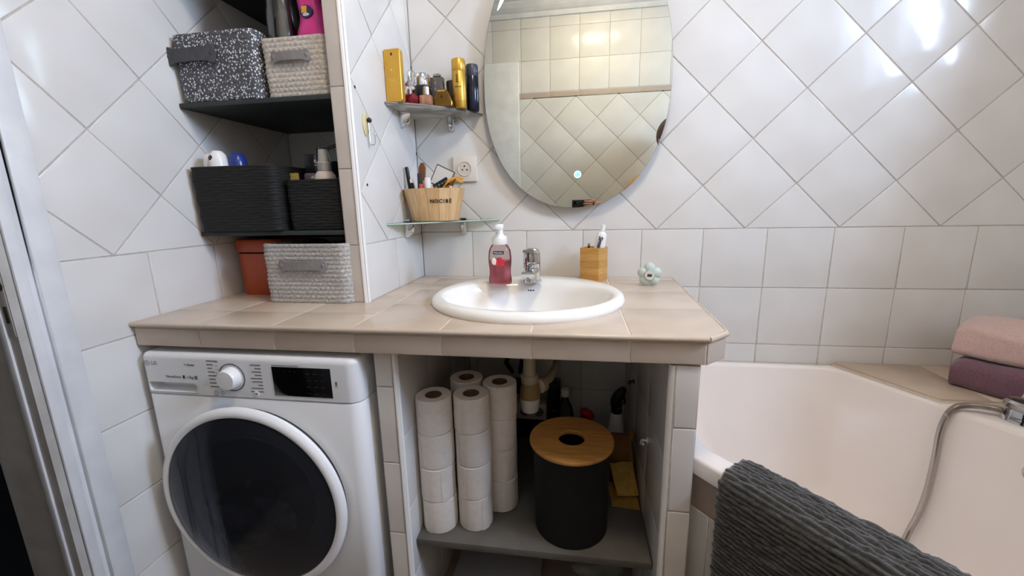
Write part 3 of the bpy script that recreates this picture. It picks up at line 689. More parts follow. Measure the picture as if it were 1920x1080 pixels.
NAVY = mat('navy_gloss', '#1c2233', .15, .3, color2='#181d2c', scale=10)
can(-.1685, -.040, .0205, .143, NAVY, mat('navy_satin', '#3a3f4c', .4), 'dark navy deodorant can at the right end of the upper glass shelf', 0)

# makeup tub on the lower shelf
WX, WY = -.292, -.122
tub_ = thing('makeup_tub', 'tapered light wood makeup tub with black lettering on the lower glass shelf', 'tub', (WX, WY, S2))
PLANKW = [mat('plank_wood_%d' % i, c, .5, color2=d, scale=5, stretch=(14, 14, 1.2), detail=5) for i, (c, d) in enumerate((('#d3b083', '#c49d6c'), ('#dcbc90', '#cba878'), ('#cba677', '#dab98a')))]
def ell(a, b, z, n=48): return [(WX + a * math.cos(2 * PI * j / n), WY + b * math.sin(2 * PI * j / n), z) for j in range(n)]
NP_ = 16; hT = .105
for k in range(NP_):
    mb = MB(); a0 = 2 * PI * k / NP_ + .006; a1 = 2 * PI * (k + 1) / NP_ - .006; rg = []
    for i in range(4):
        a = a0 + (a1 - a0) * i / 3; c, s = math.cos(a), math.sin(a)
        rg.append([(WX + .079 * c, WY + .060 * s, S2 + .002), (WX + .103 * c, WY + .080 * s, S2 + hT), (WX + .0975 * c, WY + .0745 * s, S2 + hT), (WX + .0735 * c, WY + .0545 * s, S2 + .002)])
    mb.loft(rg).build('stave', PLANKW[k % 3], tub_)
MB().loft([ell(.0745, .0555, S2 + .0005), ell(.0745, .0555, S2 + .008)]).build('bottom', PLANKW[0], tub_)
# lettering follows the slanted front
slant = math.atan2(.020, hT); yv = Vector((0, -math.sin(slant), math.cos(slant)))
c_ = bpy.data.curves
zt = S2 + .064; rx = .079 + .024 * .64 * .98; ry = .060 + .020 * .62
letters = [('N', -.022), ('O', -.0085), ('C', .0042), ('I', .0135), ('B', .0220), ('É', .0312)]
for ch, dx in letters:
    x = .037 + dx; ph = -math.acos(max(-1, min(1, x / rx))); px = WX + rx * math.cos(ph); py = WY + ry * math.sin(ph)
    tx = Vector((-rx * math.sin(ph), ry * math.cos(ph), 0)).normalized(); n3 = tx.cross(yv); n3 = -n3 if n3.y > 0 else n3
    text(ch, .0165, frame_(Vector((px, py, zt)) + n3 * .0012, tx, yv), INK, tub_, name='letter', bold=.0003)
def slim(name, label, cat, p0, p1, r0, r1, m, parts=None):
    t = thing(name, label, cat, p0); return t
zb = S2 + .012
def comb():
    t = thing('hairbrush', 'hairbrush with brown wooden handle standing in the makeup tub', 'brush', (-.352, -.112, zb))
    MB().prism([(-.006, 0), (.006, 0), (.012, .11), (.0135, .165), (.008, .18), (-.004, .18), (-.011, .165), (-.010, .11)], -.004, .004, .0015, M=frame_((-.352, -.108, zb), (.97, 0, -.1), (-.06, 0, 1))).build('handle', mat('walnut_brown', '#7a4a24', .4, color2='#693c1b', scale=20, stretch=(4, 4, 1)), t)
comb()
def pal(name, label, cat, x, y, h, r, m, lean=(0, 0), m2=None, h2=None):
    t = thing(name, label, cat, (x, y, zb))
    top = Vector((x + lean[0], y + lean[1], zb + h)); p = Vector((x, y, zb)); k = (h2 or 0) / h
    mid = p + (top - p) * (1 - k)
    MB().cyl(p, mid, r, seg=18, bev=.001).build('body', m, t)
    if h2: MB().cyl(mid, top, r * .86, r * .8, seg=18, bev=.001).build('cap', m2, t)
    return t
pal('makeup_brush', 'black makeup brush leaning on the brown hairbrush in the makeup tub', 'brush', -.362, -.128, .165, .0075, mat('dark_red_lacquer', '#4a1420', .3), (-.018, -.004), BLACKP, .085)
pal('mascara_tube', 'slim black mascara with silver print in the makeup tub', 'makeup', -.340, -.140, .125, .006, BLACKP, (-.024, 0), WPLAST, .012)
pal('makeup_pen', 'dark green cosmetic tube standing in the makeup tub', 'makeup', -.334, -.145, .142, .0085, mat('dark_green', '#20302c', .35), (.004, -.005), DARKP, .05)
pal('lip_gloss', 'small tube with coral lid in the front of the makeup tub', 'makeup', -.318, -.160, .108, .0075, WPLAST, (-.004, -.004), mat('coral_red', '#c8493c', .4), .022)
pal('nail_polish', 'white capped bottle standing in the makeup tub', 'makeup', -.304, -.150, .128, .0125, mat('milky_clear', '#cfcac4', .25, trans=.2), (.002, -.002), WPLAST, .036)
pal('cotton_stick', 'small white lidded bottle in the makeup tub', 'makeup', -.318, -.136, .120, .0080, WPLAST, (0, 0), WPLAST, .02)
cp = thing('compact_mirror', 'square silver compact mirror tilted up in the makeup tub', 'compact', (-.262, -.105, zb + .06))
Mx = frame_((-.268, -.102, S2 + .142), (.86, 0, -.42), (.42, .05, .86))
MB().box((-.034, -.034, -.003), (.034, .034, .003), .002, M=Mx).build('frame', mat('grey_brown_frame', '#5e5650', .4), cp)
MB().box((-.030, -.030, .003), (.030, .030, .0036), M=Mx).build('mirror_plate', mat('dull_mirror', '#d6d4cf', .3), cp)
bx = thing('eyeshadow_case', 'black eyeshadow case lying open on top of the makeup tub', 'makeup', (-.257, -.145, S2 + .098))
Mx = frame_((-.258, -.148, S2 + .116), (.86, -.1, .42), (-.42, .1, .88))
MB().box((-.028, -.012, -.004), (.028, .014, .004), .002, M=Mx).build('case', BLACKP, bx)
bm_ = MB()
for i in range(4): bm_.ball(Mx @ Vector((-.019 + .0125 * i, .001, .004)), .0045, 8, 5, (1, .4, 1))
bm_.build('pans', mat('smoky_powder', '#4b4240', .6, color2='#8c7a72', scale=90), bx)
cl = thing('hair_claw', 'golden yellow hair claw on the right rim of the makeup tub', 'hair clip', (-.225, -.135, S2 + .10))
ym = mat('amber_plastic', '#d29a45', .25, color2='#b9812f', scale=50); mbc = MB()
for k in range(6):
    a = -.5 + .22 * k; c0 = Vector((-.222, -.135, S2 + .118))
    mbc.tube([c0 + Vector((-.035 + .004 * k, -.018 + .006 * k, -.018)), c0 + Vector((-.012 + .003 * k, -.020 + .007 * k, .006 + .002 * k)), c0 + Vector((.012 + .002 * k, -.016 + .007 * k, .018)), c0 + Vector((.024, -.008 + .006 * k, .004))], [.003, .0035, .0035, .003], 8)
mbc.tube([(-.236, -.155, S2 + .127), (-.216, -.13, S2 + .139), (-.198, -.10, S2 + .136)], .004).build('claw', ym, cl)
pal('cotton_puff', 'pink-white capped lipstick at the right of the makeup tub', 'makeup', -.240, -.140, .100, .007, mat('burgundy_case', '#5a1522', .4), (.012, -.006), mat('pale_pink', '#e7cfcc', .5), .02)

# wall socket
so = thing('wall_socket', 'square white wall socket between the corner shelves and the mirror', 'socket', (-.2135, -.002, .177))
MB().box((-.2575, -.011, .1765), (-.1705, -.0005, .2635), .003).build('plate', mat('ivory_plastic', '#dcd5ca', .35), so)
MB().lathe([(.026, .0005), (.0265, .0), (.0255, .002), (.023, .002), (.0215, -.001), (0, -.001)][1:], (-.214, -.0112, .2205), 32, (0, -1, 0)).build('socket_ring', mat('ivory_plastic2', '#d2cbc0', .35), so)
for dx, dz in ((-.008, -.003), (.0085, -.003), (0, .009)): MB().cyl((-.214 + dx, -.0118, .2205 + dz), (-.214 + dx, -.0128, .2205 + dz), .0026, seg=12).build('pin_hole', INK, so)

# adhesive hook on the partition
hk = thing('adhesive_hook', 'chrome wire hook on a yellowed oval pad on the white partition', 'hook', (PX1, -.36, .31))
MB().lathe([(.015, 0), (.015, .002), (.013, .0035), (0, .004)], (PX1 + .0005, -.368, .314), 28, (1, 0, 0), sx=2.0, sy=1.0).build('pad', mat('yellowed_plastic', '#cdbf93', .4), hk)
MB().ball((PX1 + .010, -.361, .326), .0068, 14, 10).build('knob', mat('dark_bronze_knob', '#2c1d14', .3), hk)
MB().tube([(PX1 + .006, -.361, .322), (PX1 + .007, -.361, .30), (PX1 + .007, -.361, .268), (PX1 + .010, -.360, .262), (PX1 + .017, -.358, .262), (PX1 + .020, -.357, .268), (PX1 + .021, -.357, .288)], .0017, 10).ball((PX1 + .021, -.357, .290), .003, 10, 6).build('wire', CHROME, hk)

# ------------------------------------------------------------------ niche shelves and baskets
def nshelf(z, label): return tag(MB().box((XL + .001, -.432, z - .012), (PX0 - .001, -.003, z), .001).build('niche_shelf', SHELFD), label, 'shelf')
N1, N2, N3 = .381, .036, .712
nshelf(N1 - .001, 'dark niche shelf under the two woven baskets with leather handles'); nshelf(N2 - .001, 'dark niche shelf under the two black baskets'); nshelf(N3 + .015, 'topmost dark niche shelf at the upper edge of the picture')
def basket(label, cx, cy, z, w, d, h, rows, material, taper=1.04, amp=.0022, twist=150, rz=0.0, group=None, rcorner=.03, lipz=0.0):
    t = thing('storage_basket', label, 'basket', (cx, cy, z), rz)
    n = 6 * 9 * 4; per = []
    base = rrect(w, d, rcorner, 8); L_ = [0]; P = base + [base[0]]
    for i in range(len(base)): L_.append(L_[-1] + math.dist(P[i], P[i + 1]))
    for j in range(n):
        s = L_[-1] * j / n; i = max(k for k in range(len(L_)) if L_[k] <= s + 1e-9); i = min(i, len(base) - 1)
        tt = (s - L_[i]) / max(L_[i + 1] - L_[i], 1e-9); per.append((P[i][0] * (1 - tt) + P[i + 1][0] * tt, P[i][1] * (1 - tt) + P[i + 1][1] * tt))
    rings = []; sub = 5; tot = rows * sub
    for i in range(tot + 1):
        f = i / tot; row = i // sub; ph = (i % sub) / sub
        b = math.sin(PI * ph) ** .7; ring = []; sc = 1 / taper + (1 - 1 / taper) * f
        for j, (x, y) in enumerate(per):
            tw = .62 + .38 * math.sin(2 * PI * twist * j / n * .5 + (1 if row % 2 else -1) * ph * 3.0)
            dd = amp * b * tw; l = math.hypot(x, y)
            wob = 1 + .006 * math.sin(j * 2 * PI * 3 / n + row)
            ring.append((x * sc * wob + x / l * dd, y * sc * wob + y / l * dd, f * h + lipz * math.cos(2 * PI * 2 * j / n) * f))
        rings.append(ring)
    inn = [[(x * .955, y * .955, h - .001) for x, y in per], [(x * .94 / taper, y * .94 / taper, .006) for x, y in per]]
    MB().loft(rings + inn, True, True).build('body', material, t, local=True, angle=70)
    return t
GREY_W = mat('grey_taupe_rope', '#b3aaa0', .8, color2='#d2cac0', scale=140, stretch=(1, 1, 1.6), bump=.5, bump_scale=220)
GREY_W2 = mat('silver_grey_rope', '#9b9792', .7, color2='#c4c0bb', scale=150, stretch=(1, 1, 1.6), bump=.5, bump_scale=220)
FLECK = mat('charcoal_flecked_knit', '#e0e1e3', .75, color2='#505156', scale=175, stretch=(1, 1, .8), kind='voronoi', bump=.5, contrast=(.29, .38))
BLK_W = mat('black_paper_rope', '#0d0d0d', .75, color2='#1d1d1c', scale=60, stretch=(1, 1, 14), bump=.4)
LEATH_D = mat('dark_grey_felt', '#4b4c4f', .7, color2='#434447', scale=60)
LEATH_G = mat('grey_felt', '#8a8684', .7, color2='#807c7a', scale=60)
def handle(t, y, cx, cz, w, h, m, rivets=True, bulge=.006):
    rg = []
    for i in range(41):
        f = i / 40; x = cx - w / 2 + w * f; o = bulge * math.sin(PI * f) + .002; e = abs(f - .5) * 2
        hh = h if e < .62 else h * (1 + .4 * (e - .62) / .2) if e < .82 else h * 1.4 * math.sqrt(max(1 - ((e - .82) / .18) ** 2, .01))
        rg.append([(x, y - o, cz - hh / 2), (x, y - o - .003, cz - hh / 2 + .001), (x, y - o - .003, cz + hh / 2 - .001), (x, y - o, cz + hh / 2)])
    hb = MB().loft(rg).build('handle', m, t, local=True)
    for s in (-1, 1): MB().lathe([(.006, 0), (.006, .001), (.0045, .002), (0, .0022)], (cx + s * w * .42, y - .0055, cz), 14, (0, -1, 0)).build('rivet', m, hb, local=True)
b1 = basket('charcoal basket with white flecks on the upper niche shelf', -.7635, -.310, N1, .243, .245, .166, 13, FLECK, 1.03, .0026, 120, math.radians(0), rcorner=.022)
handle(b1, -.125, -.060, .112, .150, .034, LEATH_D)
b2 = basket('taupe woven basket with grey handle on the upper niche shelf holding the pink bottle', -.5425, -.297, N1, .186, .250, .142, 12, GREY_W, 1.03, .0030, 120, rcorner=.02)
handle(b2, -.127, -.005, .094, .110, .022, LEATH_G)
b3 = basket('larger black coiled basket at the left of the middle niche shelf', -.7530, -.322, N2, .258, .255, .176, 22, BLK_W, 1.04, .0018, 30, rcorner=.022)
b4 = basket('smaller black coiled basket at the right of the middle niche shelf', -.5340, -.296, N2, .170, .250, .136, 17, BLK_W, 1.02, .0018, 30, rcorner=.022)
b5 = basket('silver grey woven basket with grey handle standing on the countertop', -.563, -.318, CTZ, .262, .265, .166, 14, GREY_W2, 1.0, .0034, 130)
handle(b5, -.1355, -.002, .107, .145, .026, LEATH_G)

# orange lidded box
OR = mat('burnt_orange', '#a8461f', .38, color2='#9c3e1a', scale=6)
ob = thing('storage_box', 'burnt orange lidded box standing behind the silver grey basket', 'box', (-.786, -.27, CTZ))
MB().loft([[(-.786 + x * k, -.27 + y * k, z) for x, y in rrect(.172, .185, .05, 8)] for k, z in ((.94, CTZ), (.965, CTZ + .006), (.985, CTZ + .128))]).build('box', OR, ob)
MB().loft([[(-.786 + x * .95, -.27 + y * .95, z) for x, y in rrect(.172, .185, .05, 8)] for z in (CTZ + .128, CTZ + .134)]).build('gap', mat('dark_gap', '#1c0d08', .8), ob)
MB().loft([[(-.786 + x * k, -.27 + y * k, z) for x, y in rrect(.177, .190, .05, 8)] for k, z in ((1, CTZ + .134), (1, CTZ + .166), (.97, CTZ + .171))]).build('lid', OR, ob)

# bottle and cover standing in the taupe basket
pk = thing('detergent_bottle', 'pink detergent bottle with round emblem in the taupe basket', 'bottle', (-.506, -.374, N1 + .0075))
PINK = mat('magenta_plastic', '#d63a92', .3, color2='#cd3389', scale=8)
rg = []
for z, a, b, ox in ((0, .044, .028, 0), (.004, .047, .031, 0), (.11, .048, .032, 0), (.145, .047, .032, 0), (.160, .043, .030, .000), (.176, .036, .026, .000), (.195, .033, .024, -.001), (.220, .031, .024, -.006), (.250, .028, .022, -.012), (.275, .022, .018, -.018), (.285, .016, .016, -.022)):
    rg.append([(-.506 + ox + a * math.cos(2 * PI * j / 32), -.374 + b * math.sin(2 * PI * j / 32), N1 + .0075 + z) for j in range(32)])
MB().loft(rg).build('body', PINK, pk)
MB().cyl((-.528, -.374, N1 + .2925), (-.528, -.374, N1 + .325), .019, bev=.002).build('cap', mat('violet_cap', '#8a2f86', .4), pk)
Me = frame_((-.508, -.3992, N1 + .2040), (1, 0, 0), (0, .12, 1))
em = MB().prism([(.0175 * math.cos(2 * PI * j / 24), .0155 * math.sin(2 * PI * j / 24)) for j in range(24)], -.004, .0016, M=Me).build('emblem', mat('navy_badge', '#2d2a56', .3), pk)
MB().box((-.0125, -.004, .0014), (.002, .013, .0026), .0005, M=Me).build('emblem_panel', mat('badge_yellow', '#e0a83a', .4), em).location = (0, 0, 0)
MB().prism([(.0 + .009 * math.cos(2 * PI * j / 16), -.008 + .004 * math.sin(2 * PI * j / 16)) for j in range(16)], .0014, .0026, M=Me).build('emblem_swirl', mat('badge_pale', '#c9cfe6', .4), em)
dm = thing('plastic_dome', 'clear domed plastic cover standing in the taupe basket beside the pink bottle', 'container', (-.597, -.368, N1 + .0075))
MB().lathe([(.050, 0), (.052, .004), (.054, .20), (.052, .24), (.046, .275), (.034, .300), (.018, .313), (0, .316)], (-.597, -.368, N1 + .0075), 40, sx=.72, sy=.75).build('shell', glassy('cloudy_plastic', '#c4c6c2', .45, .12), dm)
MB().ball((-.600, -.358, N1 + .155), .034, 24, 16, (.75, .7, 2.4)).build('content', mat('beige_cloth', '#a89a8c', .8, color2='#978a7d', scale=20, bump=.4), dm)
bk = thing('dark_bundle', 'small dark tangled bundle behind the charcoal basket', 'cord', (-.655, -.2, N1 + .0005))
mbk = MB()
for k in range(3): mbk.tube([(-.640 + .015 * math.cos(a + k), -.158 + .016 * math.sin(a * 1.3), N1 + .170 + .012 * math.sin(2 * a + k)) for a in [i * .5 for i in range(12)]], .004, 8)
mbk.cyl((-.6405, -.155, N1 + .0005), (-.6405, -.155, N1 + .17), .006); mbk.build('cord', BLACKP, bk)

# things in the middle baskets
def deo(x, y, z, h, r, m, label, capm=None, hole=False):
    t = thing('roll_on_deodorant', label, 'deodorant', (x, y, z))
    MB().lathe([(r * .9, 0), (r, .003), (r, h - .055)], (x, y, z), 24).build('body', WPLAST, t)
    MB().lathe([(r, h - .055), (r, h - .03), (r * .85, h - .010), (r * .5, h - .001), (0, h)], (x, y, z), 24).build('cap', capm or m, t)
    if hole: MB().ball((x - .004, y - r * .80, z + h - .022), .0085, 14, 8, (1, .5, 1.1)).build('opening', mat('dark_slate', '#30333c', .4), t)
zb3 = N2 + .0075
deo(-.849, -.402, zb3, .208, .018, WPLAST, 'small white roll-on deodorant at the left in the larger black basket')
deo(-.815, -.412, zb3, .214, .023, WPLAST, 'white deodorant with dark opening in the larger black basket', hole=True)
deo(-.783, -.380, zb3, .212, .024, mat('cobalt_blue', '#26377f', .25), 'deodorant with cobalt blue cap in the larger black basket')
zb4 = N2 + .0075
sp_ = thing('spray_bottle', 'white pump spray bottle in the smaller black basket', 'bottle', (-.529, -.360, zb4))
MB().lathe([(.029, 0), (.030, .004), (.030, .13), (.028, .142), (.020, .153), (.0165, .155)], (-.529, -.360, zb4), 28).build('bottle', mat('blush_white', '#e2d6d2', .35), sp_)
MB().lathe([(.0185, .155), (.0185, .178), (.015, .180), (.0135, .200), (.0120, .212), (0, .213)], (-.529, -.360, zb4), 24).build('sprayer', WPLAST, sp_)
MB().lathe([(.0205, .150), (.0155, .214), (.013, .220), (0, .221)], (-.529, -.360, zb4), 24).build('over_cap', glassy('cap_clear', '#eeeeee', .2), sp_)
gt = thing('cosmetic_tube', 'clear grey cosmetic bottle with black cap in the smaller black basket', 'bottle', (-.573, -.35, zb4))
MB().box((-.597, -.362, zb4), (-.547, -.332, zb4 + .152), .008).build('bottle', mat('smoky_lilac', '#6e6570', .2, trans=.3), gt)
MB().box((-.592, -.359, zb4 + .152), (-.560, -.335, zb4 + .202), .003).build('cap', BLACKP, gt)
text('ella', .010, FRONT((-.566, -.3625, zb4 + .138)), WPLAST, gt)
text('UP', .014, frame_((-.5535, -.3595, zb4 + .178), (0, 0, 1), (-1, 0, 0)), WPLAST, gt)
MB().box((-.560, -.358, zb4 + .152), (-.548, -.336, zb4 + .200), .002).build('clip', mat('clear_clip', '#55555a', .2), gt)
yp = thing('foil_sachet', 'mustard yellow sachet in the smaller black basket', 'sachet', (-.617, -.375, zb4))
MB().box((-.636, -.3800, zb4 + .002), (-.600, -.3740, zb4 + .150), .002).build('sachet', mat('mustard_foil', '#9c8446', .45, color2='#b09a58', scale=60, bump=.5), yp)
rd = thing('fabric_pouch', 'burgundy pouch beside the white spray bottle in the smaller black basket', 'pouch', (-.478, -.33, zb4))
MB().ball((-.478, -.345, zb4 + .078), .078, 20, 14, (.30, .5, 1)).build('pouch', mat('burgundy_fabric', '#4e1523', .8), rd)
cu = thing('plastic_cup', 'translucent white cup at the right in the smaller black basket', 'cup', (-.492, -.235, zb4))
MB().lathe([(.020, 0), (.030, .205), (.032, .207), (.029, .204), (.018, .003)], (-.492, -.235, zb4), 28, cap0=True, cap1=True).build('cup', mat('milky_plastic', '#c9cbc8', .35, trans=.3), cu)
# soft black bag behind the smaller basket's contents
def lumpy(name, c, r, sc, material, parent, amp=.12, seed=0, seg=28, rings=18):
    rnd = random.Random(seed); mb = MB(); mb.ball((0, 0, 0), 1, seg, rings)
    ph = [(Vector((rnd.uniform(-1, 1), rnd.uniform(-1, 1), rnd.uniform(-1, 1))) * 4.0, rnd.uniform(0, 6)) for _ in range(8)]
    vs = []
    for v in mb.v:
        k = 1 + amp * sum(math.sin(v.dot(q) + p) for q, p in ph) / 3; vs.append(Vector((v.x * sc[0] * r * k, v.y * sc[1] * r * k, v.z * sc[2] * r * k)) + Vector(c))
    mb.v = vs; return mb.build(name, material, parent, angle=80)
bb = thing('black_bag', 'soft black toiletry bag at the back of the middle niche shelf', 'bag', (-.56, -.10, N2))
BAGM = mat('black_nylon', '#1c1c1d', .5, color2='#262627', scale=30, bump=.4)
lumpy('bag', (-.56, -.085, N2 + .133), .13, (.90, .5, 1.0), BAGM, bb, .05, 3)
MB().tube([(-.655, -.165, N2 + .245), (-.60, -.17, N2 + .258), (-.55, -.172, N2 + .276)], .006, 8).build('zip', mat('grey_zip', '#77706c', .4), bb)
dg = thing('dark_garment', 'folded black cloth heaped in the smaller black basket', 'cloth', (-.60, -.29, zb4))
lumpy('cloth', (-.570, -.255, zb4 + .097), .095, (.36, .55, 1.0), mat('black_cloth_and_shade', '#0f0f10', .9), dg, .08, 5)
# contents of the silver grey basket
kc = thing('basket_shadow', 'black lump put in for the shadow in the silver grey basket', 'cloth', (-.61, -.32, CTZ + .0075))
lumpy('cloth', (-.615, -.315, CTZ + .09), .085, (.62, 1.0, .98), mat('black_cloth_and_shade', '#0f0f10', .9), kc, .05, 8)  # added black lump, stands in for the shadow inside the basket
rc = thing('red_cloth', 'dark red cloth lying in the silver grey basket', 'cloth', (-.50, -.32, CTZ + .0075))
lumpy('cloth', (-.500, -.315, CTZ + .088), .083, (.58, 1.0, .98), mat('wine_cloth', '#43181c', .9, color2='#5a2a2a', scale=20), rc, .05, 9)

# ------------------------------------------------------------------ washing machine
WHT = mat('white_enamel', '#e6e6e6', .28, color2='#e2e2e3', scale=3)
WX0, WX1, WYF, WYB, WT, SEAM = -.876, -.309, -.665, -.085, -.240, -.3465
wm = thing('washing_machine', 'white front loading washing machine under the left end of the counter', 'washing machine', (-.592, -.375, FZ))
def plan(x0, x1, y0, y1, r):
    return roundpoly([(x0, y0), (x1, y0), (x1, y1), (x0, y1)], [r * .5, r, .004, .004], 8)
MB().prism(plan(WX0 + .001, WX1 - .0005, WYF - .0055, WYB, .030), FZ + .015, SEAM - .0012, .002).build('cabinet', WHT, wm, angle=50)
for sx in (WX0 + .06, WX1 - .06):
    for yy in (WYF + .06, WYB - .06): MB().cyl((sx, yy, FZ), (sx, yy, FZ + .02), .02).build('foot', BLACKP, wm)
pl_ = plan(WX0, WX1, WYF - .006, WYB, .030)
rgp = [[(x, y, SEAM + .0012) for x, y in inset(pl_, .002)], [(x, y, SEAM + .0032) for x, y in pl_]]
for i in range(7):
    a = PI / 2 * i / 6; rgp.append([(x, y, WT - .014 + .014 * math.sin(a)) for x, y in inset(pl_, .0001 + .014 * (1 - math.cos(a)))])
panel = MB().loft(rgp).build('control_panel', WHT, wm, angle=50)
PF = WYF - .006
# detergent drawer scoop cut into the panel
cutb = MB(); rgs = []
for y, dz, s in ((PF - .01, -.001, 1.0), (PF + .001, 0, 1.0), (PF + .026, .005, .92)):
    rgs.append([(-.797 + x * s, y, -.3265 + z * .9 + dz) for x, z in rrect(.134, .027, .009, 5)])
cutter = cutb.loft(rgs).build('cutter', WHT); bake_bool(panel, cutter); bpy.data.objects.remove(cutter)
MB().box((WX0 + .010, PF - .0004, -.3405), (-.727, PF + .0002, -.3400)).build('drawer_seam', GREYINK, wm)
ky, kx, kz = PF, -.6285, -.2935
MB().lathe([(.0345, 0), (.0345, .0012), (.0325, .0012), (.0325, 0)], (kx, ky - .0002, kz), 40, (0, -1, 0), cap0=False, cap1=False).build('dial_ring', mat('dark_ring', '#55565a', .4), wm)
kn = MB().lathe([(.0265, 0), (.0265, .004), (.0245, .018), (.022, .022), (0, .0228)], (kx, ky, kz), 36, (0, -1, 0)).build('program_knob', mat('knob_white', '#f0f0f0', .25), wm)
MB().box((-.5205, ky - .0012, -.3335), (-.3735, ky + .001, -.2620), .0006).build('display', mat('display_black', '#08080a', .08), wm)
dsp = MB()
for i in range(4):
    for j in range(3): dsp.box((-.435 + .018 * j, ky - .0015, -.325 + .016 * i), (-.425 + .018 * j, ky - .0012, -.3235 + .016 * i))
for j in range(3): dsp.box((-.488 + .012 * j, ky - .0015, -.2735), (-.485 + .012 * j, ky - .0012, -.2715))
dsp.build('display_marks', mat('dim_led', '#2b2c30', .4), wm, kind='stuff')
MB().lathe([(.0075, 0), (.0075, .001), (.0055, .0016), (0, .0016)], (-.569, ky, -.3325), 24, (0, -1, 0)).build('start_button', mat('knob_white', '#f0f0f0', .25), wm)
text('>II', .006, FRONT((-.569, ky - .0018, -.3325)), INK, wm)
text('LG', .013, FRONT((-.838, ky - .0002, -.2655)), mat('logo_grey', '#a5a5a8', .3, .3), wm, depth=.0005, bold=.0004)
MB().lathe([(.0065, 0), (.0065, .0006), (.0052, .0006), (.0052, 0)], (-.858, ky - .0002, -.2655), 20, (0, -1, 0), cap0=False, cap1=False).box((-.8586, ky - .0006, -.2695), (-.8576, ky - .0002, -.2615)).build('logo_ring', mat('logo_grey', '#a5a5a8', .3, .3), wm)
text('Steam', .0085, FRONT((-.7365, ky - .0002, -.2665)), GREYINK, wm)
MB().cyl((-.7525, ky - .0004, -.2665), (-.7525, ky, -.2665), .0022, seg=10).build('steam_dot', mat('dim_dot', '#9a9a9c', .4), wm)
text('DirectDrive', .0085, FRONT((-.790, ky - .0002, -.2990)), GREYINK, wm)
text('8', .012, FRONT((-.7610, ky - .0002, -.2990)), INK, wm, bold=.0004)
text('/ 5kg', .0095, FRONT((-.7435, ky - .0002, -.2990)), GREYINK, wm)
MB().box((-.7310, ky - .0005, -.3035), (-.7235, ky, -.2945)).build('energy_mark', GREYINK, wm)
lw = MB(); rnd = random.Random(4)
for i in range(8):
    z = -.2545 - .0093 * i
    wdt = [.030, .016, .013, .019, .026, .017, .025, .033][i]
    lw.box((-.6915, ky - .0004, z - .0012), (-.6915 + wdt, ky, z + .0012))
for i in range(9):
    z = -.2605 - .0083 * i; wdt = [.027, .016, .024, .018, .030, .027, .012, .032, .035][i]
    lw.box((-.549 - wdt, ky - .0004, z - .0011), (-.549, ky, z + .0011))
for i in range(7):
    lw.box((-.6700, ky - .0003, -.2575 - .0093 * i), (-.6640 + .001 * abs(i - 3), ky, -.2571 - .0093 * i))
lw.box((-.5205, ky - .0003, -.2595), (-.452, ky, -.2580)); lw.box((-.3645, ky - .0003, -.302), (-.3595, ky, -.293)); lw.box((-.3655, ky - .0003, -.3055), (-.3585, ky, -.3045))
lw.build('program_print', GREYINK, wm, kind='stuff')
sy = MB()
for cx_, m_ in ((-.679, 1), (-.661, 0)):
    for a in range(8):
        q = 2 * PI * a / 8; sy.box((cx_ + .0042 * math.cos(q) - .0009, ky - .0004, -.335 + .0042 * math.sin(q) - .0009), (cx_ + .0042 * math.cos(q) + .0009, ky, -.335 + .0042 * math.sin(q) + .0009))
sy.box((-.684, ky - .0004, -.343), (-.674, ky, -.3418)); sy.build('option_symbols', mat('pale_ink', '#9c9c9e', .5), wm, kind='stuff')
# porthole door
DX, DZ, DR = -.606, -.607, .2465
dr = MB().lathe([(.236, 0), (.238, .022)], (DX, WYF - .003, DZ), 72, (0, -1, 0), cap0=False, cap1=False).build('door_gasket', DARKP, wm)
MB().lathe([(.238, .020), (DR, .022), (DR + .001, .030), (DR - .004, .037), (.232, .040), (.2265, .038), (.225, .030)], (DX, WYF, DZ), 96, (0, -1, 0), cap0=False, cap1=False).build('door_ring', mat('ring_white', '#f6f6f6', .25), wm)
MB().lathe([(.2258, .036), (.215, .041), (.18, .046), (.12, .051), (.06, .053), (0, .0535)], (DX, WYF, DZ), 96, (0, -1, 0)).build('door_glass', smoked('smoked_glass'), wm)
MB().lathe([(.2255, .028), (.175, .018), (.160, .010)], (DX, WYF, DZ), 72, (0, -1, 0), cap0=False, cap1=False).build('inner_ring', mat('inner_ring_grey', '#5a5c63', .5), wm)
dm_ = MB().lathe([(.160, .012), (.150, .004), (.08, .0015), (0, .001)], (DX, WYF - .001, DZ), 48, (0, -1, 0)); dm_.build('drum', mat('drum_dark', '#191a1d', .35, .4, color2='#222327', scale=14), wm)
lumpy('laundry', (DX - .02, WYF - .018, DZ - .055), .11, (1.05, .13, .75), mat('dark_laundry', '#747a8e', .9, color2='#101114', scale=13, detail=4, contrast=(.42, .56)), wm, .22, 12, 36, 24)

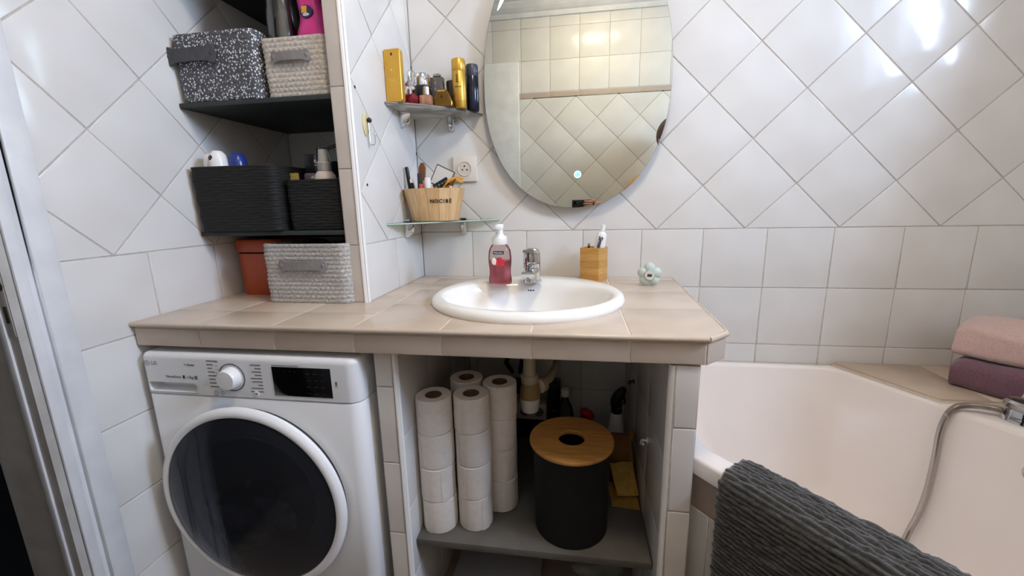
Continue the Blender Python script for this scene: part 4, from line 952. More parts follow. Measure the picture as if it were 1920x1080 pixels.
# ------------------------------------------------------------------ open cabinet: shelf and contents
CS = -.757
cab = tag(MB().box((-.2285, -.602, CS - .019), (.3625, -.02, CS), .001).build('cabinet_shelf', CONCRETE), 'grey shelf board inside the open cabinet under the washbasin', 'shelf')
PAPER = mat('toilet_paper', '#e9e2da', .9, color2='#e3dbd2', scale=60, bump=.3)
CARD = mat('cardboard_tube', '#7d634c', .9, color2='#6b533f', scale=40)
def roll_mesh():
    h, r = .0935, .0465
    a = MB().lathe([(.0215, .001), (.044, 0), (.0462, .002), (.0465, .006), (.0465, h - .006), (.0462, h - .002), (.044, h), (.0215, h - .001), (.0215, .001)], (0, 0, 0), 36, cap0=False, cap1=False)
    b = MB().lathe([(.0214, .0005), (.0214, h - .0005), (.0205, h - .0005), (.0205, .0005), (.0214, .0005)], (0, 0, 0), 24, cap0=False, cap1=False)
    c = MB(); rg = [[(.0467 * math.cos(q), .0467 * math.sin(q), z) for z in (.001, h - .001)] + [(.0474 * math.cos(q), .0474 * math.sin(q), z) for z in (h - .001, .001)] for q in [-1.9 + .06 * i for i in range(9)]]
    c.loft(rg); return a, b, c
ra, rb_, rc_ = roll_mesh(); proto = None
stacks = [((-.184, -.535), 4, 'front left'), ((-.0885, -.515), 4, 'front right'), ((-.030, -.437), 4, 'back right'), ((-.128, -.418), 4, 'back left')]
poswords = ['bottom', 'second lowest', 'second highest', 'top']
for (x, y), n, nm in stacks:
    for k in range(n):
        jx, jy = random.uniform(-.0012, .0012), random.uniform(-.0012, .0012)
        if nm == 'back right' and k == 3: jx, jy = .0015, -.001
        lab = '%s toilet paper roll of the %s stack in the open cabinet' % (poswords[k], nm)
        if proto is None:
            proto = thing('toilet_roll', lab, 'toilet paper', (0, 0, 0), 0, 'toilet rolls in the open cabinet')
            ra.build('paper', PAPER, proto, local=True); rb_.build('tube', CARD, proto, local=True); rc_.build('loose_sheet', PAPER, proto, local=True); o = proto
        else:
            o = proto.copy(); COL.objects.link(o)
            for ch in proto.children:
                c2 = ch.copy(); COL.objects.link(c2); c2.parent = o
        o['label'] = lab; o.location = (x + jx, y + jy, CS + .0945 * k); o.rotation_euler = (0, 0, random.uniform(-1.2, 1.2))
# waste bin
BNX, BNY = .1685, -.492
bn = thing('waste_bin', 'matte black cylindrical bin with round bamboo lid in the open cabinet', 'bin', (BNX, BNY, CS))
MB().lathe([(.092, 0), (.096, .003), (.099, .240), (.100, .242), (.096, .243), (.090, .006), (0, .006)], (BNX, BNY, CS), 56, cap1=False).build('body', mat('matte_black', '#070707', .85), bn)
lid_m = mat('bamboo_lid', '#c08a48', .45, color2='#a8753a', scale=4, stretch=(3, 26, 3), detail=5)
MB().lathe([(.034, .243), (.107, .243), (.109, .2455), (.109, .251), (.107, .2535), (.036, .2535), (.034, .2515), (.034, .243)], (BNX, BNY, CS), 64, cap0=False, cap1=False).build('lid', lid_m, bn)
lumpy('waste', (BNX - .02, BNY, CS + .17), .05, (1, 1, .8), mat('waste_paper', '#b5aca4', .9), bn, .1, 21)
# drain trap
dt = thing('drain_trap', 'cream plastic bottle trap hanging under the washbasin', 'drain', (.045, -.352, -.51))
CREAM = mat('cream_plastic', '#cbbfa6', .45); CREAM2 = mat('aged_plastic', '#a48c63', .5)
MB().lathe([(.024, -.305), (.024, -.33), (.018, -.345), (.018, -.395)][::-1], (.045, -.352, 0), 28).build('tailpiece', CREAM, dt)
MB().lathe([(.024, -.418), (.0255, -.416), (.0255, -.398), (.023, -.395)], (.045, -.352, 0), 28).build('coupling_nut', CREAM, dt)
MB().lathe([(.030, -.466), (.030, -.450), (.0245, -.418)], (.045, -.352, 0), 28).build('trap_neck', CREAM2, dt)
MB().lathe([(.020, -.510), (.0255, -.506), (.030, -.470), (.0305, -.465)], (.045, -.352, 0), 28).build('trap_cup', WPLAST, dt)
MB().tube([(.072, -.345, -.432), (.10, -.30, -.428), (.115, -.18, -.435), (.118, -.005, -.44)], .0125, 14).lathe([(.017, 0), (.021, .003), (.021, .02), (.019, .023)], (.072, -.35, -.432), 22, (.6, .8, 0)).build('waste_pipe', CREAM, dt)
# supply hoses
hs = thing('supply_hose', 'dark braided supply hoses behind the drain trap', 'hose', (-.02, -.05, -.53))
MB().tube([(.01, -.20, -.24), (-.03, -.12, -.36), (-.075, -.06, -.48), (-.06, -.012, -.535)], .008, 10).tube([(.03, -.20, -.24), (.0, -.10, -.40), (-.02, -.05, -.49), (-.03, -.012, -.535)], .008, 10).build('hose', DARKP, hs)
# small ring under the counter edge
tag(MB().tube([(.0235 + .009 * math.cos(a), -.560, -.2510 + .010 * math.sin(a)) for a in [PI * .55 + 1.9 * PI * i / 16 for i in range(16)]], .0018, 8).tube([(.0185, -.560, -.243), (.018, -.560, -.2262)], .0016, 8).build('ring_hook', WPLAST), 'small white ring hook under the front edge of the counter', 'hook')
# power strips
def strip(x0, x1, z0, z1, label, ring):
    t = thing('power_strip', label, 'power strip', ((x0 + x1) / 2, -.06, z0))
    MB().box((x0, -.085, z0), (x1, -.038, z1), .004).build('housing', mat('grey_white_plastic', '#d6d2ca', .5), t)
    for i in range(3):
        cx_ = x0 + (x1 - x0) * (i + .5) / 3
        r = MB().lathe([(.017, 0), (.017, .002), (.0155, .002), (.0150, .0005), (0, .0005)], (cx_, -.085, (z0 + z1) / 2), 24, (0, -1, 0)).build('outlet', mat('outlet_grey', '#77746f', .5), t)
        MB().cyl((cx_ - .006, -.0855, (z0 + z1) / 2), (cx_ - .006, -.0865, (z0 + z1) / 2), .0025, seg=10).cyl((cx_ + .006, -.0855, (z0 + z1) / 2), (cx_ + .006, -.0865, (z0 + z1) / 2), .0025, seg=10).build('pin_hole', INK, r)
    return t
tb_ = thing('crate', 'dark low crate at the back of the cabinet shelf behind the bin', 'crate', (.02, -.065, CS))
MB().box((-.09, -.10, CS), (.125, -.03, CS + .004)).box((-.09, -.036, CS + .004), (.125, -.03, CS + .075)).box((-.09, -.10, CS + .004), (.125, -.094, CS + .06)).box((-.09, -.094, CS + .004), (-.084, -.036, CS + .075)).box((.119, -.094, CS + .004), (.125, -.036, CS + .075)).build('crate', BLACKP, tb_)
strip(-.085, .075, -.690, -.625, 'grey multi-socket strip on the back wall behind the drain trap, upper one', 0)
# black box with sockets behind
pb = thing('plug_adapter', 'black plug adapter above the multi-socket strip', 'adapter', (.06, -.05, -.60))
MB().box((.078, -.075, -.655), (.125, -.012, -.548), .006).build('housing', BLACKP, pb)
MB().box((-.10, -.07, -.600), (.02, -.012, -.556), .006).build('cable_box', BLACKP, pb)
# clear bottle, red cap, spray bottle
cb = thing('clear_bottle', 'clear plastic bottle with white cap behind the bamboo lidded bin', 'bottle', (.1435, -.11, CS))
MB().lathe([(.028, 0), (.030, .004), (.030, .12), (.024, .145), (.014, .165), (.0125, .170), (.0125, .188)], (.1435, -.11, CS), 28).build('bottle', glassy('bottle_clear', '#c8ccca', .22), cb)
MB().lathe([(.0145, .182), (.0148, .184), (.0148, .205), (.013, .208), (0, .2085)], (.1435, -.11, CS), 22).build('cap', WPLAST, cb)
rb2 = thing('red_bottle', 'bottle with red cap lurking behind the right side of the bin', 'bottle', (.215, -.105, CS))
MB().lathe([(.026, 0), (.027, .003), (.027, .085), (.018, .098)], (.215, -.105, CS), 24).build('bottle', mat('grey_plastic', '#4a4446', .5), rb2)
MB().ball((.222, -.105, CS + .114), .024, 18, 12, (1.2, .8, .75), M=Euler((0, .6, 0)).to_matrix()).build('cap', mat('red_plastic', '#b01524', .35), rb2)
sg = thing('trigger_spray', 'white trigger spray bottle with black head at the back of the open cabinet', 'bottle', (.325, -.15, CS))
MB().lathe([(.034, 0), (.036, .004), (.036, .02), (.031, .06), (.0245, .10), (.019, .14), (.0165, .150)], (.318, -.15, CS), 28).build('bottle', mat('white_translucent', '#e3e1de', .35), sg)
MB().lathe([(.0175, .150), (.0185, .153), (.0185, .172), (.017, .174)], (.318, -.15, CS), 24).build('collar', BLACKP, sg)
MB().lathe([(.0187, .1725), (.0187, .1745)], (.318, -.15, CS), 24).build('collar_line', CHROME_D, sg)
hdp = [(-.021, .176), (.017, .176), (.019, .200), (.026, .215), (.029, .236), (.018, .243), (.004, .234), (-.012, .216), (-.020, .196)]
MB().prism(hdp, -.011, .011, .003, M=frame_((.318, -.15, CS), (1, 0, 0), (0, 0, 1))).build('head', BLACKP, sg, angle=50)
MB().tube([(.340, -.15, CS + .210), (.344, -.15, CS + .195), (.341, -.15, CS + .180)], .0035, 8).build('trigger', BLACKP, sg)
# paper bag, cloths
pbg = thing('paper_bag', 'brown paper bag standing behind the yellow cloths in the cabinet', 'bag', (.318, -.27, CS))
rg = []
for z, w2, d2, oy in ((0.0005, .040, .030, 0), (.06, .041, .027, -.002), (.11, .038, .018, .004), (.135, .033, .006, .010)):
    rg.append([(.318 + x, -.27 + oy + y, CS + z) for x, y in rrect(2 * w2, 2 * d2, min(d2 * .5, .008), 3)])
MB().loft(rg).build('bag', mat('kraft_paper', '#8a5d2c', .8, color2='#74491f', scale=14, bump=.8), pbg, angle=30)
MB().tube([(.352, -.285, CS + .16), (.346, -.28, CS + .12), (.352, -.30, CS + .06), (.358, -.315, CS + .02)], [.009, .006, .007, .005], 8).build('strap', mat('tan_strap', '#9c7038', .7), pbg)
def cloth_slab(name, label, pts, z, th, m, tilt=0):
    t = thing(name, label, 'cloth', (pts[0][0], pts[0][1], z)); n = 12; g2 = []
    A, B, C_, D_ = [Vector(p) for p in pts]
    top = []; bot = []
    for i in range(n + 1):
        for j in range(n + 1):
            u, v = i / n, j / n; p = (A * (1 - u) + B * u) * (1 - v) + (D_ * (1 - u) + C_ * u) * v
            h = .0018 * math.sin(9 * u + 3 * v) + .0015 * math.sin(11 * v - 2 * u) + .002
            top.append((p.x, p.y, z + th + h + p.z)); bot.append((p.x, p.y, z + .0003 + p.z))
    mb = MB(); N_ = (n + 1) ** 2; fs = []
    for i in range(n):
        for j in range(n):
            a = i * (n + 1) + j; q = [a, a + 1, a + n + 2, a + n + 1]; fs.append(q); fs.append([N_ + k for k in reversed(q)])
    ed = [i * (n + 1) for i in range(n + 1)] + [n * (n + 1) + j for j in range(1, n + 1)] + [i * (n + 1) + n for i in range(n - 1, -1, -1)] + [j for j in range(n - 1, 0, -1)]
    for i in range(len(ed)): a, b = ed[i], ed[(i + 1) % len(ed)]; fs.append([a, b, N_ + b, N_ + a])
    mb.add(top + bot, fs).build('cloth', m, t, angle=70); return t
YC = mat('yellow_sponge_cloth', '#b9923f', .85, color2='#a9833a', scale=60, bump=.5)
cloth_slab('sponge_cloth', 'lower flat mustard sponge cloth on the right of the cabinet shelf', [(.283, -.420, 0), (.360, -.426, 0), (.360, -.322, 0), (.278, -.318, 0)], CS, .005, YC)
cloth_slab('sponge_cloth', 'upper tilted mustard sponge cloth folded against the paper bag in the cabinet', [(.300, -.392, .012), (.361, -.392, .020), (.350, -.318, .072), (.284, -.322, .066)], CS, .006, mat('yellow_sponge_cloth2', '#c39c4c', .85, color2='#b48d40', scale=60, bump=.5))
# hooks on the right inside wall
for (y, z, lab) in ((-.465, -.515, 'white screw hook on the right inner cabinet side, lower and nearer'), (-.20, -.47, 'dark hook at the rear of the right inner cabinet side')):
    tag(MB().cyl((.3655, y, z), (.362, y, z), .008).tube([(.363, y, z), (.350, y, z), (.346, y - .01, z - .003), (.350, y - .022, z + .002)], .0035, 8).build('screw_hook', WPLAST if y < -.3 else DARKP), lab, 'hook')
# bathroom scale and plastic bag on the floor
bs = thing('bathroom_scale', 'pale grey bathroom scale with black feet on the floor below the cabinet shelf', 'scale', (-.062, -.42, FZ))
MB().box((-.200, -.56, FZ + .020), (.076, -.275, FZ + .034), .004).build('platform', mat('pale_grey_glass', '#b9b9bd', .3, color2='#b3b3b8', scale=5), bs)
for x in (-.165, .035):
    for y in (-.53, -.305): MB().cyl((x, y, FZ), (x, y, FZ + .020), .018).build('foot', BLACKP, bs)
for x in (-.150, .035): MB().box((x - .035, -.318, FZ + .034), (x + .035, -.285, FZ + .046), .005).build('grip_pad', BLACKP, bs)
pg = thing('plastic_bag', 'crumpled clear plastic bag on the floor at the right under the cabinet shelf', 'bag', (.27, -.33, FZ))
lumpy('bag', (.255, -.34, FZ + .047), .06, (1.3, .7, .72), mat('thin_plastic', '#b9bfb0', .25, trans=.5, color2='#7f8d6c', scale=9), pg, .18, 31)

# ------------------------------------------------------------------ bathtub
bt_ = thing('bathtub', 'white angled corner bathtub along the right side of the room', 'bathtub', (1.0, -.6, FZ))
RZ = -.465
Oo = [(.432, -.003), (.432, -.597), (1.06, -1.39), (1.745, -.95), (1.745, -.272), (1.172, -.262), (1.040, -.003)]
Ii = [(.476, -.040), (.476, -.556), (1.03, -1.25), (1.25, -1.0), (1.36, -.655), (1.155, -.285), (1.022, -.040)]
Bb = [(.66, -.22), (.62, -.50), (.97, -1.07), (1.10, -.97), (1.235, -.62), (1.085, -.335), (.95, -.20)]
K = 8
cO = roundpoly(Oo, [.004, .03, .06, .02, .004, .004, .004], K); cI = roundpoly(Ii, [.07, .05, .10, .10, .10, .05, .045], K); cB = roundpoly(Bb, [.09, .10, .12, .12, .10, .06, .09], K)
def lerp(a, b, t): return [(p[0] * (1 - t) + q[0] * t, p[1] * (1 - t) + q[1] * t) for p, q in zip(a, b)]
def Z(c, z): return [(x, y, z) for x, y in c]
cen = (sum(p[0] for p in cB) / len(cB), sum(p[1] for p in cB) / len(cB)); cC = [cen] * len(cB)
rg = [Z(cO, RZ - .038), Z(cO, RZ - .007), Z(lerp(cO, cI, .04), RZ - .002), Z(lerp(cO, cI, .12), RZ), Z(lerp(cO, cI, .86), RZ), Z(lerp(cO, cI, .95), RZ - .0025), Z(cI, RZ - .008)]
for t in (.04, .12, .25, .4, .55, .7, .82): rg.append(Z(lerp(cI, cB, t * .88), RZ - .012 - .385 * t))
for a in (.25, .5, .75, 1.0):
    q = a * PI / 2; rg.append(Z(lerp(lerp(cI, cB, .72 + .28 * math.sin(q)), cC, .10 * (1 - math.cos(q))), RZ - .012 - .385 * .82 - (.085) * math.sin(q)))
rg.append(Z(lerp(cB, cC, .35), RZ - .418)); rg.append(Z(lerp(cB, cC, .8), RZ - .421))
MB().loft(rg, False, True).build('basin', ACRYL, bt_, angle=50)
MB().lathe([(.0, .002), (.024, .002), (.028, 0)], (.95, -.62, RZ - .419), 24).build('drain', CHROME, bt_)
of = Vector((1.2275, -.4405, -.544)); nn = Vector((-.862, -.479, .166)); of = of - nn * .001
ovf = MB().lathe([(.027, 0), (.027, .004), (.022, .008), (.021, .004), (0, .004)], of + Vector((.012, -.020, -.002)), 30, nn).build('overflow', CHROME, bt_)
MB().lathe([(.020, .0045), (.019, .006), (0, .006)], of + Vector((.012, -.020, -.002)), 24, nn).build('overflow_grate', DARKP, ovf)
# tiled apron under the front rim
P0 = Vector((.432, -.597, 0)); P1 = Vector((1.06, -1.39, 0)); dv = (P1 - P0).normalized(); no = Vector((dv.y, -dv.x, 0)); LEN = (P1 - P0).length
a0 = P0 - no * .013; ap = [(a0 - no * 0).to_2d(), ]
apr = struct(MB().prism([tuple((P0 - no * .012).to_2d()), tuple((P1 - no * .012).to_2d()), tuple((P1 - no * .05).to_2d()), tuple((P0 - no * .05).to_2d())], FZ, RZ - .040).build('wall_bath_apron', GROUT, smooth=False))
fr = dict(O=tuple(P0 - no * .012), U=tuple(dv), V=(0, 0, 1), N=tuple(no))
straight(apr, reg=(-.004, LEN, RZ - .128, RZ - .040), uo=-.08, vo=RZ - .128, pv=.088, pu=.2, material=TAUPE, **fr)
straight(apr, reg=(-.004, LEN, FZ, RZ - .128), uo=-.15, vo=RZ - .128 - .8, **fr)
# tiled ledge behind the bath
lg = struct(MB().prism([(1.047, -.003), (1.176, -.259), (1.748, -.269), (1.748, -.003)], RZ - .06, RZ + .002).build('wall_ledge', BGROUT, smooth=False))
for q in ([(1.047, -.003), (1.176, -.259), (1.300, -.261), (1.300, -.003)], [(1.300, -.261), (1.5, -.2645), (1.5, -.003), (1.300, -.003)], [(1.5, -.2645), (1.748, -.269), (1.748, -.003), (1.5, -.003)]):
    put_tile(lg, (0, 0, RZ + .002), Vector((1, 0, 0)), Vector((0, 1, 0)), Vector((0, 0, 1)), q, (q[0][0], q[0][1]), mat('ledge_tile', '#c2b09f', .25, color2='#b9a795', scale=8), None, th=.007, gap=.001, jit=.0005)
# towels
TW = Vector((.57, -.82, 0)).normalized(); TNv = Vector((-TW.y, TW.x, 0))
def towel(label, o, L_, dep, h, m, seed, lean=0.0):
    ang = math.atan2(TW.y, TW.x); t = thing('folded_towel', label, 'towel', tuple(o), ang)
    rnd = random.Random(seed)
    # folded profile: rounded fold on the left (near) face, stacked layers
    rgs = []; nL = 30
    prof = []
    for i in range(7):
        a = -PI / 2 + PI / 2 * i / 6; prof.append((.022 - .022 * math.cos(a), .022 + .022 * math.sin(a)))
    zt_ = h * (1 - lean)
    for i in range(9):
        a = PI / 2 * i / 8; prof.append((.026 - .026 * math.cos(a) + lean * .03, zt_ - .026 + .026 * math.sin(a)))
    prof += [(dep * .55, zt_ + (h - zt_) * .7), (dep * .8, h), (dep - .01, h - .004), (dep + .004, h - .02), (dep + .004, .012), (dep, .001)]
    for i in range(nL + 1):
        f = i / nL; e = min(f, 1 - f) * nL; sh = 1 - .10 * math.exp(-e * .9); rr = []
        for j, (y, z) in enumerate(prof):
            w1 = .004 * math.sin(7 * f + z * 40 + seed) + .003 * math.sin(17 * f + y * 30)
            zz = z * (sh if z > h * .2 else 1) + (w1 if z > .01 else 0) * (z / h)
            rr.append((f * L_, (y - .0 + w1 * .7), max(zz, .0005)))
        rgs.append(rr)
    MB().loft(rgs).build('towel', m, t, local=True, angle=80)
    return t
PLUM = mat('plum_terry', '#7a5866', .95, color2='#6c4c5a', scale=220, bump=.9, bump_scale=420, sheen=.4)
ROSE = mat('dusty_rose_terry', '#d2b5ae', .95, color2='#c7a8a1', scale=220, bump=.9, bump_scale=420, sheen=.4)
LZ = RZ + .0092
towel('plum purple towel folded on the ledge behind the bath, lower of the two', (1.264, -.163, LZ), .36, .165, .085, PLUM, 2, 0.0)
towel('dusty rose pink towel folded on top of the plum one on the bath ledge', (1.270, -.148, LZ + .0910), .34, .150, .112, ROSE, 5, .18)

# bath mixer on the rim and its shower hose
FXc = Vector((1.285, -.360, RZ + .0005))
fa = thing('bath_tap', 'chrome bath tap with loop handle on the wide rim of the bath', 'tap', tuple(FXc))
pd = Vector((.49, -.87, 0)); M0 = Matrix((pd, Vector((.87, .49, 0)), Vector((0, 0, 1)))).transposed().to_4x4(); M0.translation = FXc
def ov(a, b, z, n=40): return [M0 @ Vector((a * math.cos(2 * PI * j / n), b * math.sin(2 * PI * j / n), z)) for j in range(n)]
MB().loft([ov(.047, .034, 0), ov(.047, .034, .003), ov(.042, .030, .010), ov(.037, .027, .030)]).build('base', CHROME, fa)
MB().loft([ov(.037, .027, .030), ov(.043, .032, .036), ov(.044, .033, .048), ov(.038, .027, .054), ov(.029, .018, .052), ov(.027, .016, .040), ov(.027, .016, .036)], False, True).build('loop_handle', CHROME_D, fa)
MB().loft([ov(.026, .015, .0365), ov(.0, .0, .0368)], False, False).build('loop_recess', DARKP, fa)
MB().lathe([(.024, 0), (.024, .05), (.020, .060), (.010, .066), (0, .067)], FXc + Vector((.038, .030, 0)), 28).build('diverter_knob', CHROME, fa)
hp = [(1.252, -.338, RZ + .020), (1.225, -.326, RZ + .022), (1.195, -.316, RZ + .019), (1.172, -.311, RZ + .010), (1.152, -.314, RZ - .015), (1.140, -.320, RZ - .060), (1.134, -.328, RZ - .110), (1.127, -.336, RZ - .165), (1.117, -.345, RZ - .225), (1.102, -.352, RZ - .290), (1.080, -.360, RZ - .345), (1.05, -.385, RZ - .390), (1.0, -.45, RZ - .405), (.96, -.56, RZ - .408), (.98, -.66, RZ - .408), (1.07, -.66, RZ - .408), (1.12, -.60, RZ - .405)]
def smooth_path(P, k=8):
    P = [Vector(p) for p in P]; out = []
    for i in range(len(P) - 1):
        a, b, c, d = P[max(i - 1, 0)], P[i], P[i + 1], P[min(i + 2, len(P) - 1)]
        for j in range(k):
            t = j / k; out.append(.5 * ((2 * b) + (c - a) * t + (2 * a - 5 * b + 4 * c - d) * t * t + (3 * b - a - 3 * c + d) * t ** 3))
    out.append(P[-1]); return out
sp = smooth_path(hp, 26)
tag(MB().tube(sp, [.0076 + .0007 * (1 if i % 2 else -1) for i in range(len(sp))], 14).build('shower_hose', mat('hose_metal', '#b5aca4', .22, .9), angle=80), 'ribbed metal shower hose running from the bath tap down into the bath', 'hose')

# bath mat over the front rim
MATM = mat('charcoal_chenille', '#4a4947', .95, color2='#363533', scale=180, bump=.6, bump_scale=300, sheen=.5)
path = [(-.100, RZ - .150), (-.088, RZ - .060), (-.080, RZ - .010), (-.066, RZ + .012), (-.035, RZ + .014), (-.005, RZ + .012), (.012, RZ + .002), (.020, RZ - .022), (.021, RZ - .10), (.019, RZ - .30), (.020, RZ - .57)]
pp = smooth_path([(o, 0, z) for o, z in path], 12)
dist = [0]
for i in range(1, len(pp)): dist.append(dist[-1] + (pp[i] - pp[i - 1]).length)
tot = dist[-1]; step = .0020; ni = int(tot / step); S0, S1m = .083, .83; nj = 118
def at_(s):
    i = max(k for k in range(len(dist)) if dist[k] <= s + 1e-9); i = min(i, len(pp) - 2); t = (s - dist[i]) / (dist[i + 1] - dist[i]); p = pp[i].lerp(pp[i + 1], t); d = (pp[i + 1] - pp[i]).normalized(); return p, Vector((-d.z, 0, d.x))
NPf = np.random.RandomState(3); lump = NPf.rand(200, 200)
vs = []; back = []
def matpt(p, n, s, h):
    base = P0 + dv * s; return base + no * (p.x + n.x * h) + Vector((0, 0, p.z + n.z * h))
per_ = .0098
for i in range(ni + 1):
    p, n = at_(min(i * step, tot - 1e-6))
    if n.z < 0 and p.x < 0 and p.z > RZ: n = -n
    for j in range(nj + 1):
        f = j / nj; s = S0 + (S1m - S0) * f
        row = int(i * step / per_); ph = (i * step / per_) % 1
        wig = .18 * math.sin(s * 70 + row * 1.7) + .12 * math.sin(s * 131 + row * 2.9)
        ph2 = (i * step / per_ + wig * .35); rr = int(math.floor(ph2)); q = ph2 - rr
        b = math.sin(PI * q) ** .6
        lm = lump[rr % 200, int(s / .0075) % 200]; fr = (s / .0075) % 1
        lm = lm * (1 - fr) + lump[rr % 200, (int(s / .0075) + 1) % 200] * fr
        edge = min(1, min(f, 1 - f) * nj / 2.5)
        h = (.0008 + b * (.0036 + .0062 * lm)) * (.25 + .75 * edge)
        vs.append(matpt(p, n, s + .0016 * math.sin(rr * 2.1) * (1 if f < .5 else -1), h)); back.append(matpt(p, n, s, -.0012))
mb = MB(); w_ = nj + 1; N_ = len(vs); fs = []
for i in range(ni):
    for j in range(nj): fs.append([i * w_ + j, i * w_ + j + 1, (i + 1) * w_ + j + 1, (i + 1) * w_ + j])
# coarse back sheet and edge strips
for i in range(ni):
    for a, bb_ in ((0, 0), (nj, nj)): fs.append([i * w_ + a, (i + 1) * w_ + a, N_ + (i + 1) * 2 + (0 if a == 0 else 1), N_ + i * 2 + (0 if a == 0 else 1)])
    fs.append([N_ + i * 2, N_ + i * 2 + 1, N_ + i * 2 + 3, N_ + i * 2 + 2])
bk2 = []
for i in range(ni + 1): bk2 += [back[i * w_], back[i * w_ + nj]]
mb.add(vs + bk2, fs)
tag(mb.build('bath_mat', MATM, angle=80), 'charcoal ribbed chenille bath mat hung over the front rim of the bath', 'bath mat')

# ------------------------------------------------------------------ ceiling lamp
LX, LY = .32, -1.03
lm_ = thing('ceiling_lamp', 'round flush ceiling lamp with glowing dome above the middle of the room', 'lamp', (LX, LY, CZ - .09))
MB().lathe([(.15, CZ - .018), (.155, CZ - .012), (.155, CZ - .0005)], (LX, LY, 0), 48).build('base', PAINT, lm_)
MB().lathe([(0, CZ - .085), (.06, CZ - .081), (.105, CZ - .066), (.132, CZ - .042), (.140, CZ - .019)], (LX, LY, 0), 48, cap0=False, cap1=True).build('diffuser', emis('lamp_glow', LAMP_COLOR, LAMP_STRENGTH), lm_)

# ------------------------------------------------------------------ photographer and phone (seen in the mirror)
SKIN = mat('skin', '#c99a84', .5, color2='#c08f79', scale=30)
def skin_body(name, joints, bones, material, parent, root=0, sub=2):
    m = bpy.data.meshes.new(name); b = bmesh.new(); lay = b.verts.layers.skin.verify(); o_ = wloc(parent) if parent else Vector((0, 0, 0))
    vv = []
    for i, (p, r) in enumerate(joints):
        v = b.verts.new(Vector(p) - o_); v[lay].radius = r if isinstance(r, tuple) else (r, r); v[lay].use_root = (i == root); vv.append(v)
    for a, c in bones: b.edges.new((vv[a], vv[c]))
    b.to_mesh(m); b.free(); o = bpy.data.objects.new(name, m); COL.objects.link(o)
    sk_ = o.modifiers.new('s', 'SKIN'); sk_.use_smooth_shade = True; sd = o.modifiers.new('d', 'SUBSURF'); sd.levels = sub
    bpy.context.view_layer.update(); m2 = bpy.data.meshes.new_from_object(o.evaluated_get(bpy.context.evaluated_depsgraph_get())); o.modifiers.clear(); o.data = m2
    m2.materials.clear(); m2.materials.append(material); m2.polygons.foreach_set('use_smooth', [True] * len(m2.polygons)); o.parent = parent; return o
PXc, PYc = .775, -1.445
pe = thing('person', 'brown-haired person in a mustard top holding up a phone, seen in the mirror', 'person', (PXc, PYc, FZ))
H = FZ
J = [((PXc, PYc, H + .88), (.15, .095)), ((PXc, PYc, H + 1.05), (.125, .085)), ((PXc, PYc, H + 1.22), (.15, .095)), ((PXc, PYc, H + 1.33), (.12, .075)), ((PXc, PYc + .01, H + 1.40), .055), ((PXc, PYc + .02, H + 1.46), .052),
     ((PXc, PYc + .025, H + 1.53), (.072, .085)), ((PXc, PYc + .02, H + 1.60), (.074, .09)), ((PXc, PYc + .01, H + 1.645), (.05, .06)),
     ((PXc - .175, PYc, H + 1.31), .055), ((PXc - .235, PYc + .15, H + 1.268), .042), ((PXc - .36, PYc + .03, H + 1.140), .034), ((PXc - .448, PYc - .006, H + 1.168), .026), ((PXc - .475, PYc - .022, H + 1.172), (.034, .018)),
     ((PXc + .175, PYc, H + 1.30), .055), ((PXc + .215, PYc + .02, H + 1.05), .042), ((PXc + .19, PYc + .09, H + .84), .032), ((PXc + .185, PYc + .105, H + .77), (.036, .02)),
     ((PXc - .09, PYc, H + .80), .085), ((PXc - .09, PYc + .01, H + .47), .06), ((PXc - .09, PYc - .02, H + .09), .04), ((PXc - .09, PYc + .10, H + .035), .033),
     ((PXc + .09, PYc, H + .80), .085), ((PXc + .09, PYc + .01, H + .47), .06), ((PXc + .09, PYc - .02, H + .09), .04), ((PXc + .09, PYc + .10, H + .035), .033)]
Bn = [(0, 1), (1, 2), (2, 3), (3, 4), (4, 5), (5, 6), (6, 7), (7, 8), (3, 9), (9, 10), (10, 11), (11, 12), (12, 13), (3, 14), (14, 15), (15, 16), (16, 17), (0, 18), (18, 19), (19, 20), (20, 21), (0, 22), (22, 23), (23, 24), (24, 25)]
skin_body('body', J, Bn, SKIN, pe)
def grow(i, k): p, r = J[i]; return (p, tuple(x * k for x in r) if isinstance(r, tuple) else r * k)
idx = [0, 1, 2, 3, 9, 10, 11, 14, 15, 16]
Js = [grow(i, 1.14) for i in idx]; mp_ = {a: b for b, a in enumerate(idx)}
skin_body('shirt', Js, [(mp_[a], mp_[b]) for a, b in Bn if a in mp_ and b in mp_], mat('mustard_knit', '#c98a2c', .85, color2='#b97d25', scale=60, bump=.4), pe)
idx = [0, 18, 19, 20, 22, 23, 24]; Js = [grow(i, 1.16) for i in idx]; mp2 = {a: b for b, a in enumerate(idx)}
skin_body('trousers', Js, [(mp2[a], mp2[b]) for a, b in Bn if a in mp2 and b in mp2], mat('dark_denim', '#262c3a', .85), pe)
HD = Vector((PXc, PYc + .015, H + 1.57))
hr = MB(); hr.ball(HD + Vector((0, -.018, .022)), .105, 28, 18, (.92, 1.05, 1.05)); hr.ball(HD + Vector((0, -.062, -.09)), .075, 20, 14, (1.15, .6, 1.5)); hr.build('hair', mat('brown_hair', '#3d2a22', .6, color2='#4f382d', scale=30, stretch=(8, 8, 1), bump=.5), pe)
fc = MB().ball(HD + Vector((0, .040, -.015)), .078, 24, 16, (.88, .85, 1.22)).ball(HD + Vector((0, .108, -.018)), .014, 12, 8, (.8, 1, 1.4))
for s in (-1, 1): fc.ball(HD + Vector((s * .082, .01, -.012)), .02, 12, 8, (.4, .8, 1.3))
fc.build('face', SKIN, pe)
ey = MB()
for s in (-1, 1): ey.ball(HD + Vector((s * .030, .100, .004)), .010, 12, 8)
ey.build('eye', mat('eye_white', '#e4e0da', .2), pe)
pu = MB()
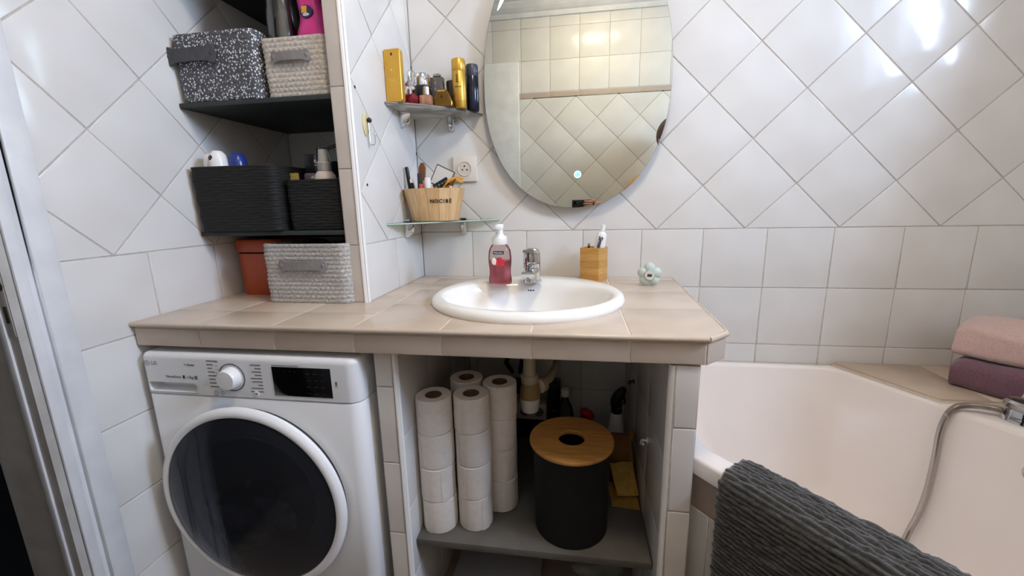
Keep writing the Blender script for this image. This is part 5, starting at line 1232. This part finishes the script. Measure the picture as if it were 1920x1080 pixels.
for s in (-1, 1): pu.ball(HD + Vector((s * .030, .107, .004)), .0052, 10, 6)
pu.build('iris', mat('iris_brown', '#2d1c12', .2), pe)
MB().ball(HD + Vector((0, .098, -.058)), .018, 14, 8, (1.2, .4, .38)).build('lips', mat('lips', '#a85f58', .4), pe)
# fingers of the raised hand, each its own chain curled round the phone
hb_ = Vector((PXc - .475, PYc - .022, H + 1.172))       # palm centre
phz = .0785
for k, (dz, ln) in enumerate(((.020, .060), (.004, .066), (-.012, .062), (-.026, .050))):
    b0 = hb_ + Vector((-.008, .004, dz * .8)); 
    skin_body('finger', [(b0, .0095), (b0 + Vector((-ln * .45, .020, dz * .15)), .0088), (b0 + Vector((-ln * .80, .013, dz * .2)), .008), (b0 + Vector((-ln, .004, dz * .2)), .0068)], [(0, 1), (1, 2), (2, 3)], SKIN, pe, 0, 1)
skin_body('thumb', [(hb_ + Vector((.004, -.010, .018)), .012), (hb_ + Vector((-.020, -.026, .030)), .0105), (hb_ + Vector((-.048, -.030, .024)), .0085)], [(0, 1), (1, 2)], SKIN, pe, 0, 1)
ph = thing('mobile_phone', 'black phone held sideways in the raised hand, seen at the bottom of the mirror', 'phone', (.225, -1.4885, .045))
MB().box((.152, -1.4925, .043), (.302, -1.4845, .114), .0035, 3).build('case', BLACKP, ph)
MB().box((.156, -1.4850, .078), (.196, -1.4825, .111), .002).build('camera_bump', mat('phone_bump', '#1b1b1e', .25), ph)
for dx, dz in ((.168, .0945),): MB().lathe([(.008, 0), (.008, .0012), (0, .0012)], (dx + .003, -1.4826, dz), 20, (0, 1, 0)).build('lens', mat('lens_black', '#050507', .05), ph)
MB().box((.1555, -1.4929, .046), (.2985, -1.4923, .111), .0002).build('screen', mat('screen_dark', '#15171c', .1), ph)
GROUPS = {'perfume_bottle': 'perfume bottles on the upper glass shelf', 'deodorant_can': 'deodorant cans on the upper glass shelf', 'storage_basket': 'storage baskets in the wall niche', 'niche_shelf': 'dark shelves of the wall niche',
          'glass_shelf': 'corner glass shelves', 'folded_towel': 'folded towels on the bath ledge', 'sponge_cloth': 'sponge cloths in the open cabinet', 'screw_hook': 'hooks on the inner cabinet side', 'roll_on_deodorant': 'deodorants in the larger black basket'}
for o in bpy.data.objects:
    st = o.name.split('.')[0]
    if o.parent is None and st in GROUPS: o['group'] = GROUPS[st]
    if '_rot' in o.keys(): del o['_rot']
